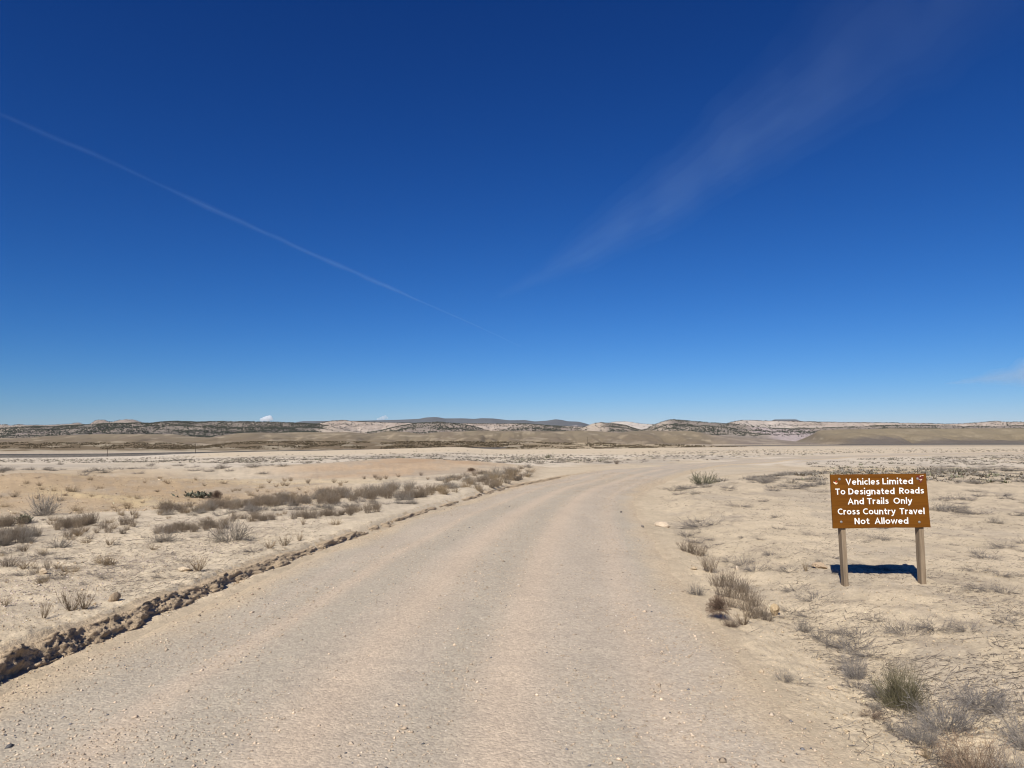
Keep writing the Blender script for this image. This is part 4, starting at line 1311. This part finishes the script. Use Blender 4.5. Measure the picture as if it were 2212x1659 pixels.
# --- weed bands left of the road
def band(kind, n, pts, dy, h, w, label, group, jx=0):
    pts = np.array(pts, float)
    for k in range(n):
        px = vg.uniform(pts[0, 0], pts[-1, 0])
        py = np.interp(px, pts[:, 0], pts[:, 1]) - vg.random() * dy
        x_, y_ = ground_px(px, py)
        if abs(float(road_t(np.array([x_]), np.array([y_]))[0])) < 1.06:
            continue
        kk = kind if isinstance(kind, str) else kind[vg.integers(len(kind))]
        s = y_ / F * vg.uniform(.75, 1.2)
        plant_at(kk, x_, y_, label, group, h * s, w * s)
band(('tuft', 'tuft', 'tuft', 'sage'), 78, [(352, 1119), (495, 1115), (597, 1109), (702, 1105)], 18, 16, 28, 'brown weed in the long dense band left of the road, its left half', 'long dense weed band left of the road')
band(('tuft', 'tuft', 'tuft', 'tuft', 'sage'), 70, [(690, 1106), (760, 1103), (898, 1098)], 28, 17, 30, 'brown grey weed in the long dense band left of the road, its right half', 'long dense weed band left of the road')
band('tuft', 38, [(318, 1176), (400, 1170), (490, 1158)], 12, 15, 26, 'brown weed in the short row before the long band, left section', 'short weed rows before the long band')
band('tuft', 44, [(498, 1148), (600, 1141), (702, 1136), (815, 1124)], 12, 14, 24, 'brown weed in the short row before the long band, right section', 'short weed rows before the long band')
band(('tuft', 'tuft', 'sage'), 26, [(-15, 1200), (80, 1192)], 26, 25, 36, 'brown weed in the big clump at the left edge', 'big weed clump at the left edge')
band('tuft', 10, [(-10, 1150), (50, 1142)], 10, 20, 30, 'brown weed behind the big clump at the left edge', 'weeds behind the big left clump')
band('tuft', 18, [(110, 1160), (205, 1148)], 10, 20, 28, 'low brown weed right of the big left clump', 'low weeds right of the big left clump')
band(('tuft', 'vase'), 12, [(140, 1182), (300, 1168)], 26, 16, 26, 'sparse weed on pale sand between clump and row', 'sparse weeds on pale sand')
band(('vase', 'grass'), 22, [(180, 1140), (640, 1096)], 14, 12, 16, 'tiny weed on pale sand behind the weed rows', 'tiny weeds behind the rows')
band(('grass', 'tuft'), 34, [(900, 1100), (1026, 1074), (1124, 1046)], 20, 15, 28, 'tan dry grass tuft along the left road edge, nearer stretch', 'dry grass along the left road edge')
band(('grass', 'tuft'), 52, [(1030, 1078), (1124, 1049), (1221, 1030.5), (1325, 1012)], 8, 11, 20, 'tan dry grass tuft along the left road edge, farther stretch', 'dry grass along the left road edge')
band(('tuft', 'grass'), 14, [(1250, 1025), (1335, 1009)], 7, 11, 20, 'reddish brown weed at the kink of the left road edge', 'weeds at the kink of the road edge')
band(('tuft', 'sage', 'grass'), 46, [(880, 1096), (1000, 1070), (1124, 1044), (1200, 1031)], 26, 9, 26, 'low dry weed filling the verge between the weed band and the road bend', 'low weeds along the far verge')
band(('sage', 'mat'), 40, [(340, 1128), (620, 1122), (900, 1104)], 14, 9, 34, 'low grey brush fringing the front of the long weed band', 'low brush fringing the weed band')
band(('tuft', 'sage'), 22, [(930, 1062), (1060, 1045)], 14, 8, 22, 'brown weed between the orange mound and the road', 'weeds between mound and road')
band(('vase', 'tuft'), 16, [(560, 1056), (940, 1050)], 16, 9, 14, 'tiny brown weed at the foot of the orange mound', 'tiny weeds below the orange mound')

# --- sagebrush of the open flats
def flats(kind, n, x0, x1, y0, y1, wr, hr, label, group, pw=1.0, skip=None):
    k = 0; tries = 0
    while k < n and tries < n * 12:
        tries += 1
        px = vg.uniform(x0, x1); py = y0 + (y1 - y0) * vg.random() ** pw
        if skip and skip(px, py):
            continue
        x_, y_ = ground_px(px, py)
        if abs(float(road_t(np.array([x_]), np.array([y_]))[0])) < 1.25:
            continue
        if fbm(np.array([x_ / 7]), np.array([y_ / 12]), 501, 3)[0] < .44 and vg.random() < .4:
            continue
        s = vg.uniform(.6, 1.35)
        kk = kind if isinstance(kind, str) else kind[vg.integers(len(kind))]
        plant_at(kk, x_, y_, label, group, vg.uniform(*hr) * s, vg.uniform(*wr) * s)
        k += 1
insign = lambda px, py: (1785 < px < 2015 and py < 1150)
flats(('sage', 'mat', 'sage'), 46, 1400, 1790, 1014, 1075, (.4, .95), (.06, .16), 'low grey sagebrush on the flats between the road bend and the sign', 'sagebrush left of the sign', 1.2, insign)
flats(('sage', 'mat', 'mat'), 44, 2015, 2240, 1008, 1120, (.40, .9), (.05, .14), 'low grey sagebrush on the flats right of the sign', 'sagebrush right of the sign', 1.4, insign)
flats(('sage', 'mat', 'mat'), 64, 1450, 2240, 984, 1032, (.6, 1.4), (.06, .16), 'sagebrush dotted over the far right flats behind the sign', 'sagebrush of the far right flats', .9, insign)
flats('mat', 26, 1500, 1790, 1085, 1330, (.25, .5), (.03, .07), 'sparse flat twigs on bare sand between ditch and sign', 'flat twigs left of the sign', 1.0, insign)
flats('mat', 34, 1700, 2240, 1110, 1420, (.25, .55), (.03, .08), 'sparse flat twigs on bare sand around and right of the sign posts', 'flat twigs right of the sign', 1.0, insign)
flats(('sage', 'sage', 'mat'), 60, -20, 640, 994, 1030, (.45, 1.0), (.09, .20), 'grey sagebrush on the pale flats behind the brown rise', 'sagebrush of the left flats', .8)
flats(('sage', 'sage', 'mat'), 60, 640, 1400, 980, 1004, (.7, 1.5), (.12, .26), 'grey sagebrush on the flats behind the orange mound', 'sagebrush behind the orange mound', .9)
flats(('grass', 'vase', 'grass'), 90, -20, 760, 1036, 1112, (.14, .30), (.06, .14), 'tiny tan tuft scattered on the brown rise at the left', 'tiny tufts on the brown rise', 1.0)
flats(('vase', 'grass', 'mat'), 60, -10, 760, 1120, 1300, (.08, .22), (.04, .10), 'tiny dry sprig on pale ground between weed rows and bank', 'tiny sprigs on the pale ground', 1.0, lambda px, py: py > 1330 - px * .33)
flats('mat', 22, -10, 420, 1205, 1300, (.2, .45), (.03, .06), 'flat dry twigs on pale ground left of the bank', 'flat twigs left of the bank')

# --- the rest of the scrub: a mass of small tufts out to the crest
def scrub(seed, n):
    g = np.random.default_rng(seed)
    m = n * 14
    px = g.uniform(-60, 2270, m); cp_ = crest_px(px); lo = cp_ + 2.5
    py = lo + (1050 - lo) * g.random(m) ** 1.15
    ok = ~((px > 1330) & (g.random(m) > np.interp(py, [975, 995, 1006, 1050], [.8, .55, .22, .13])))
    ok &= ~((px < 1330) & (py > 1000))
    ok &= ~((px > 420) & (px < 1400) & (py - cp_ < 12) & (g.random(m) < .93))
    X_, Y_ = ground_px_v(px, py)
    ok &= ~((fbm(X_ / 10, Y_ / 22, 502, 4) < .47) & (g.random(m) < .82))
    X_, Y_ = X_[ok][:n * 2], Y_[ok][:n * 2]
    k_ = np.abs(road_t(X_, Y_)) > 1.3
    pts = np.stack([X_[k_], Y_[k_]], 1)[:n]
    P = np.array(pts); n = len(P)
    z = ground_z(P[:, 0], P[:, 1])
    nb = 13
    a = g.uniform(0, 6.283, (n, nb)); th = np.radians(g.uniform(10, 80, (n, nb)))
    size = g.uniform(.09, .24, (n, 1)) * (1 + np.clip(P[:, 1:2] / 160, 0, 1.6))
    D = np.stack([np.cos(a) * np.sin(th) * 1.25, np.sin(a) * np.sin(th) * 1.25, np.cos(th) * .6], 2) * (size * g.uniform(.6, 1.2, (n, nb)))[..., None]
    side = np.stack([-np.sin(a), np.cos(a), a * 0], 2) * (size * .17)[..., None]
    base = np.stack([P[:, 0], P[:, 1], z - .02], 1)[:, None, :] + np.stack([np.cos(a), np.sin(a), a * 0], 2) * (size * .25)[..., None]
    V_ = np.stack([base - side, base + side, base + D], 2)
    c = lerp(np.array([.14, .125, .10]), np.array([.26, .23, .19]), g.random((n, 1, 1, 1))) * g.uniform(.7, 1.25, (n, nb, 1, 1)) * np.ones((n, nb, 3, 3))
    gr = (g.random((n, 1, 1, 1)) < .12)
    c = np.where(gr, c * np.array([.8, .9, .7]), c)
    o = obj('desert_scrub', mesh_np('desert_scrub', V_.reshape(-1, 3), np.arange(n * nb * 3).reshape(-1, 3), c.reshape(-1, 3)), M_leafcol)
    tag(o, 'grey green scrub covering the distant flats', kind='stuff')
scrub(503, 5600)

# ------------------------------------------------------------------ stones
M_stone = col_mat('stone', .9, .15)
octv = np.array([(1, 0, 0), (0, 1, .1), (-1, 0, -.1), (0, -1, 0), (.15, .1, .8), (0, -.1, -.5)])
octf = np.array([(0, 1, 4), (1, 2, 4), (2, 3, 4), (3, 0, 4), (1, 0, 5), (2, 1, 5), (3, 2, 5), (0, 3, 5)])
def pebbles(name, X, Y, Zs, rad, cols, label, seed, kind='stuff', parent=None):
    g = np.random.default_rng(seed)
    n = len(X)
    a = g.uniform(0, 6.283, n); ca, sa = np.cos(a), np.sin(a)
    q = octv[None] * g.uniform(.65, 1.3, (n, 6, 1)) * np.array([1.0, .8, .75])
    qx = q[..., 0] * ca[:, None] - q[..., 1] * sa[:, None]; qy = q[..., 0] * sa[:, None] + q[..., 1] * ca[:, None]
    V_ = np.stack([X[:, None] + qx * rad[:, None], Y[:, None] + qy * rad[:, None], Zs[:, None] + (q[..., 2] + .15) * rad[:, None]], 2)
    F_ = (np.arange(n)[:, None, None] * 6 + octf[None]).reshape(-1, 3)
    c = np.repeat(cols[:, None, :], 6, 1).reshape(-1, 3)
    o = obj(name, mesh_np(name, V_.reshape(-1, 3), F_, c), M_stone, parent)
    return tag(o, label, kind=kind)
g = np.random.default_rng(601)
n = 92000
yy = 2.5 + 30 * g.random(n) ** 2.1
tt = g.uniform(-1.16, 1.16, n)
cY = CD[:, 1]; uu = np.interp(yy, cY[:np.argmax(cY)], np.arange(np.argmax(cY)))
PP = road_point(uu, tt)
dens = .35 + .65 * sstep(.38, .62, fbm(tt * 5.5, yy / 16, 81, 3)) + .5 * sstep(.6, .85, np.abs(tt)) - 1.2 * sstep(.9, 1.14, np.abs(tt) + .2 * (g.random(n) - .5)) - .55 * np.exp(-((tt + .12) / .10) ** 2) - .4 * np.exp(-((tt - .32) / .12) ** 2)
clump = fbm(PP[:, 0] * 1.3, PP[:, 1] * 1.3, 602, 3)
keep = g.random(n) < np.clip(dens * (0.25 + 1.5 * sstep(.35, .65, clump)), .02, 1)
PP = PP[keep]; tt = tt[keep]; n = len(PP)
rad = np.clip(g.lognormal(math.log(.0050), .48, n), .0025, .026)
rad = np.maximum(rad, PP[:, 1] * .00036)
base = np.array([.42, .35, .27])
shade = g.lognormal(0, .22, n)[:, None]
cl = base * shade * lerp(np.array([1.0, .97, .93]), np.array([1.04, .96, .88]), g.random((n, 1)))
dk = g.random(n) < .05
cl[dk] = np.array([.13, .125, .125]) * g.uniform(.7, 1.5, (dk.sum(), 1))
lt = g.random(n) < .02
cl[lt] = np.array([.58, .51, .42])
cl = np.clip(cl, .03, .75)
pebbles('gravel', PP[:, 0], PP[:, 1], surf_z(PP[:, 0], PP[:, 1]), rad, cl, 'loose gravel lying over the road', 603)
# gravelly strip and crumbs on the soil
def soil_points(n, polyfn, seed):
    g = np.random.default_rng(seed); out = []
    while len(out) < n:
        px, py, w_ = polyfn(g)
        if g.random() <= w_:
            out.append((px, py))
    out = np.array(out)
    P = np.stack(ground_px_v(out[:, 0], out[:, 1]), 1)
    t = road_t(P[:, 0], P[:, 1]); ok = np.abs(t) > 1.08
    ok &= ~((P[:, 1] < 35) & (P[:, 0] > bank_x(P[:, 1]) - .12) & (P[:, 0] < bank_x(P[:, 1]) + .1))
    return P[ok]
def f_left(g):
    u = g.random(); px = lerp(-20, 640, u); py = lerp(1335, 1140, u) + g.normal() * lerp(36, 13, u)
    return px, max(py, 1105), 1.0
def f_rise(g):
    px = g.uniform(-20, 700); py = g.uniform(1035, 1108)
    return px, py, 1.0
def f_soil(g):
    if g.random() < .5:
        px = g.uniform(1380, 2240); py = g.uniform(1100, 1690)
        return px, py, 1.0 if px > 1380 + (py - 1100) * 0.9 else 0.5
    px = g.uniform(-20, 800); py = g.uniform(1130, 1420)
    return px, py, 1.0
for nm, fn, n, r0, bc, lb, sd_ in (('gravel_strip', f_left, 7000, .0050, (.40, .33, .275), 'strip of pinkish gravel on the ground left of the bank', 611),
                              ('stony_crust', f_rise, 8000, .012, (.42, .32, .21), 'small stones strewn over the brown rise', 612),
                              ('soil_crumbs', f_soil, 16000, .0050, (.43, .335, .22), 'fine crumbs of soil scattered over the sand', 613)):
    P = soil_points(n, fn, sd_); g = np.random.default_rng(sd_ + 50); n = len(P)
    rad = np.maximum(np.clip(g.lognormal(math.log(r0), .45, n), .002, .04), P[:, 1] * .00040)
    cl = np.clip(np.array(bc) * g.lognormal(0, .25, n)[:, None], .04, .7)
    pebbles(nm, P[:, 0], P[:, 1], ground_z(P[:, 0], P[:, 1]), rad, cl, lb, sd_ + 1)

# dead twigs strewn on the sand
def litter(n, seed):
    g = np.random.default_rng(seed)
    m = n * 7
    right = g.random(m) < .72
    px = np.where(right, g.uniform(1380, 2240, m), g.uniform(-20, 700, m)); py = np.where(right, g.uniform(1070, 1660, m), g.uniform(1125, 1330, m))
    ok = ~(right & (px < 1400 + (py - 1070) * 1.05) & (g.random(m) < .85))
    X_, Y_ = ground_px_v(px, py)
    ok &= ~((fbm(X_ * 1.1, Y_ * 1.1, 621, 3) < .46) & (g.random(m) < .8))
    X_, Y_ = X_[ok], Y_[ok]
    k_ = np.abs(road_t(X_, Y_)) > 1.08
    pts = np.stack([X_[k_], Y_[k_]], 1)[:n]; n = len(pts)
    P = np.array(pts)
    zz = surf_z(P[:, 0], P[:, 1])
    L_ = g.lognormal(math.log(.040), .55, n)
    a = g.normal(size=n) * .9 + .2
    D = np.stack([np.cos(a), np.sin(a), g.normal(size=n) * .10 + .05], 1)
    T = tubes(g, np.stack([P[:, 0], P[:, 1], zz + .003], 1), D, np.clip(L_, .015, .28), .001, 3, .16, -.01)
    zt_ = surf_z(T[..., 0], T[..., 1]) + .002
    T[..., 2] = np.maximum(T[..., 2], zt_)
    V_, F_, k_ = tube_mesh(T, np.maximum(g.uniform(.0008, .0024, n), P[:, 1] * .00020), .5)
    c = (lerp(np.array([.08, .062, .05]), np.array([.22, .19, .16]), g.random((n, 1, 1))) * np.ones((n, k_, 3))).reshape(-1, 3)
    o = obj('twig_litter', mesh_np('twig_litter', V_, F_, c), M_leafcol)
    tag(o, 'dead twigs strewn over the bare sand', kind='stuff')
litter(10000, 622)

# single rocks
M_boulder = earth_mat('boulder_stone', scales=((9, .8, 1.15), (60, .85, 1.12)), bumps=((30, .02), (120, .006)))
def rock_px(px, py, wpx, hpx, col, label, seed, name='rock', dpx=None):
    x_, y_ = ground_px(px, py); k = y_ / F
    me = rock_mesh(name, seed, (1, .8, 1), 3, .12, col)
    me.materials.append(M_boulder)
    o = obj(name, me, None, None, (x_, y_, float(surf_z(x_, y_)) + hpx * k * .32))
    o.scale = (wpx * k / 1.7, wpx * k / 1.9, hpx * k / 1.7)
    o.rotation_euler[2] = (seed * 1.3) % 6
    return tag(o, label, 'rock')
rock_px(1432, 1135, 36, 14, (.55, .44, .32), 'pale cream boulder in the ditch on the right of the road', 701)
rock_px(1672, 1314, 25, 28, (.47, .35, .21), 'rounded tan boulder at the lower end of the ditch weeds', 702)
rock_px(1773, 1240, 36, 13, (.48, .36, .24), 'flat tan rock beside the left sign post', 703)
rock_px(92, 1270, 18, 13, (.58, .46, .32), 'small cream stone on the gravelly strip at the left', 704)
rock_px(245, 1335, 26, 22, (.36, .27, .18), 'dark clod of earth sitting on top of the bank', 705, 'earth_clod')
rock_px(398, 1262, 30, 8, (.60, .48, .33), 'flat pale stone beside the weed behind the bank', 706)
rock_px(1592, 1219, 12, 8, (.60, .50, .38), 'small whitish stone beside the blue grey brush', 707)
rock_px(1500, 1229, 16, 9, (.46, .36, .24), 'small tan stone at the left of the reddish tuft', 708)
rock_px(1342, 1112, 5, 4, (.12, .11, .10), 'small dark stone on the right road edge near the bend', 709)
rock_px(1388, 1141, 8, 5, (.16, .14, .12), 'dark pebble on sand left of the cream boulder', 710)
rock_px(1645, 1450, 14, 8, (.55, .43, .29), 'small tan stone on sand left of the lone flat brush', 711)
rock_px(1792, 1478, 16, 8, (.58, .45, .30), 'small cream stone on sand between flat brush and rabbitbrush', 712)
rock_px(1990, 1615, 24, 14, (.55, .42, .28), 'tan stone at the bottom right near the green sprig', 713)
rock_px(345, 1048, 9, 4, (.62, .48, .32), 'small pale stone on the brown rise', 714)
rock_px(1120, 1039, 12, 5, (.55, .42, .28), 'small tan block of earth at the left road edge', 715)

# ------------------------------------------------------------------ clouds and contrails (volumes high above)
def vol_mat(name, dens, col=(.62, .82, 1), aniso=0.0):
    m = bpy.data.materials.new(name); m.use_nodes = True
    nt = m.node_tree
    nt.nodes.remove(nt.nodes['Principled BSDF'])
    v = N(nt, 'ShaderNodeVolumePrincipled')
    v.inputs['Color'].default_value = (*col, 1); v.inputs['Density'].default_value = dens; v.inputs['Anisotropy'].default_value = aniso
    nt.links.new(v.outputs[0], nt.nodes['Material Output'].inputs['Volume'])
    return m
def trail(name, pts, alt, tau, label, cat, seed, streak=.0, edge_n=.1, sub=8):
    p = np.array([tuple(q_) + (1.0,) * (4 - len(q_)) for q_ in pts], float)   # px, py, full width in pixels across the path, strength
    u = np.linspace(0, len(p) - 1, (len(p) - 1) * sub + 1)
    q = np.stack([np.interp(u, np.arange(len(p)), p[:, k]) for k in range(4)], 1)
    tn = np.gradient(q[:, :2], axis=0); tn /= np.hypot(*tn.T)[:, None]
    nm = np.stack([-tn[:, 1], tn[:, 0]], 1)
    rings = []; m = 20
    for k in range(len(q)):
        e1 = 1 + edge_n * (vnoise(np.array([u[k] * 2.3]), np.array([1.5]), seed)[0] - .5) * 2
        e2 = 1 + edge_n * (vnoise(np.array([u[k] * 2.3]), np.array([7.5]), seed)[0] - .5) * 2
        a_ = at_alt(*(q[k, :2] + nm[k] * q[k, 2] * .5 * e1), alt); b_ = at_alt(*(q[k, :2] - nm[k] * q[k, 2] * .5 * e2), alt)
        c_ = (a_ + b_) / 2; hw_ = (a_ - b_) / 2
        d = c_ - np.array([0, 0, EYE]); el = abs(d[2]) / np.linalg.norm(d)
        th = np.linalg.norm(hw_) * .5 * max(el, .1) * q[k, 3]
        ang = np.arange(m) / m * 2 * math.pi
        mod = 1 + streak * (vnoise(np.cos(ang) * 6 + 20, np.full(m, u[k] * 3.0), seed + 3) - .5) * 2
        rings.append(c_[None] + np.cos(ang)[:, None] * hw_[None] + np.stack([ang * 0, ang * 0, np.sin(ang) * th * mod], 1))
    V_ = np.concatenate(rings)
    root = obj(name, None, loc=tuple(rings[len(rings) // 2].mean(0)))
    tag(root, label, cat)
    oo = rings[len(rings) // 2].mean(0)
    fs = []
    for k in range(len(q) - 1):
        for j in range(m):
            fs.append((k * m + j, k * m + (j + 1) % m, (k + 1) * m + (j + 1) % m, (k + 1) * m + j))
    fs += [tuple(range(m - 1, -1, -1)), tuple((len(q) - 1) * m + j for j in range(m))]
    mid = rings[len(rings) // 2]; el = abs(oo[2]) / np.linalg.norm(oo)
    thick = (mid[:, 2].max() - mid[:, 2].min()) / el
    for nm_, sc_ in (('outer_veil', 1.35), ('inner_veil', .95), ('core', .55)):
        me = bpy.data.meshes.new(nm_)
        V_ = np.concatenate([(r__ - r__.mean(0)) * sc_ + r__.mean(0) - oo for r__ in rings])
        me.from_pydata(V_.tolist(), [], fs)
        obj(nm_, me, vol_mat(nm_ + '_vapour', tau / 3 / thick / sc_), root)
    return root
trail('contrail', [(-140, 178, 9, .7), (0, 246, 9, .8), (100, 291, 10, .6), (200, 331, 10, .9), (330, 392, 7, .6), (450, 448, 11, 1), (560, 497, 9, .8), (650, 538, 8, 1), (740, 577, 9, .8), (820, 612, 8, 1), (870, 634, 6), (920, 656, 4), (1010, 695, 3), (1080, 727, 2), (1125, 749, 1.2)],
      9500, .115, 'thin straight white contrail crossing the upper left of the sky', 'contrail', 801, .6, .3)
trail('contrail', [(2190, -210, 380, .3), (2040, -50, 330, .4), (1890, 80, 260, .6), (1735, 210, 185, .85), (1581, 318, 140, 1.1), (1481, 396, 116, 1.1), (1366, 476, 94, 1), (1256, 543, 68, .9), (1171, 594, 36, .7), (1076, 640, 14, .4)],
      9000, .078, 'broad faint spread contrail rising to the upper right of the sky', 'contrail', 811, .5, .10, 16)
trail('cirrus_wisp', [(2038, 829, 2), (2070, 826, 7), (2108, 821, 12), (2160, 814, 22), (2212, 806, 36), (2290, 792, 50)], 8000, .7, 'pale wispy cloud streak near the horizon at the right edge', 'cloud', 821, .5, .2)
def puff(name, cx, cy, lumps, depth, tau, label, seed):
    bm = bmesh.new()
    o0 = at_depth(cx, cy, depth)
    k = depth / F
    for dx, dy, r in lumps:
        sub = bmesh.ops.create_icosphere(bm, subdivisions=3, radius=r * k)
        bmesh.ops.translate(bm, vec=(dx * k, 0, -dy * k), verts=sub['verts'])
    g = np.random.default_rng(seed)
    for v in bm.verts:
        v.co *= 1 + .10 * (vnoise(np.array([v.co.x / k * .9]), np.array([(v.co.z + v.co.y * .7) / k * .9]), seed)[0] - .5) * 2
    me = bpy.data.meshes.new(name); bm.to_mesh(me); bm.free()
    o = obj(name, me, vol_mat(name + '_vapour', tau / (8 * k), (1, 1, 1)), None, o0)
    rm = o.modifiers.new('weld', 'REMESH'); rm.mode = 'VOXEL'; rm.voxel_size = .8 * k
    return tag(o, label, 'cloud')
puff('cumulus_cloud', 575, 905, [(-9, 2, 4.5), (-4, 0, 5), (2, -1, 6), (7, -3, 5), (11, 0, 4), (4, 3, 5)], 42000, 1.7, 'small bright white cloud above the juniper ridge', 831)
puff('cumulus_cloud', 826, 904, [(-9, 2, 3.5), (-3, 0, 4), (2, -1, 5), (6, -3, 4), (10, -1, 3)], 42000, .7, 'small faint cloud beside the far mesa', 832)

# ------------------------------------------------------------------ air
M_haze = vol_mat('haze_air', 4.0e-6, (.70, .86, 1.0))
me = box_mesh('haze', 56000, 56000, 660)
haze = obj('haze', me, M_haze, None, (0, 0, 310))
tag(haze, 'clear desert air with a slight blue haze', kind='stuff')
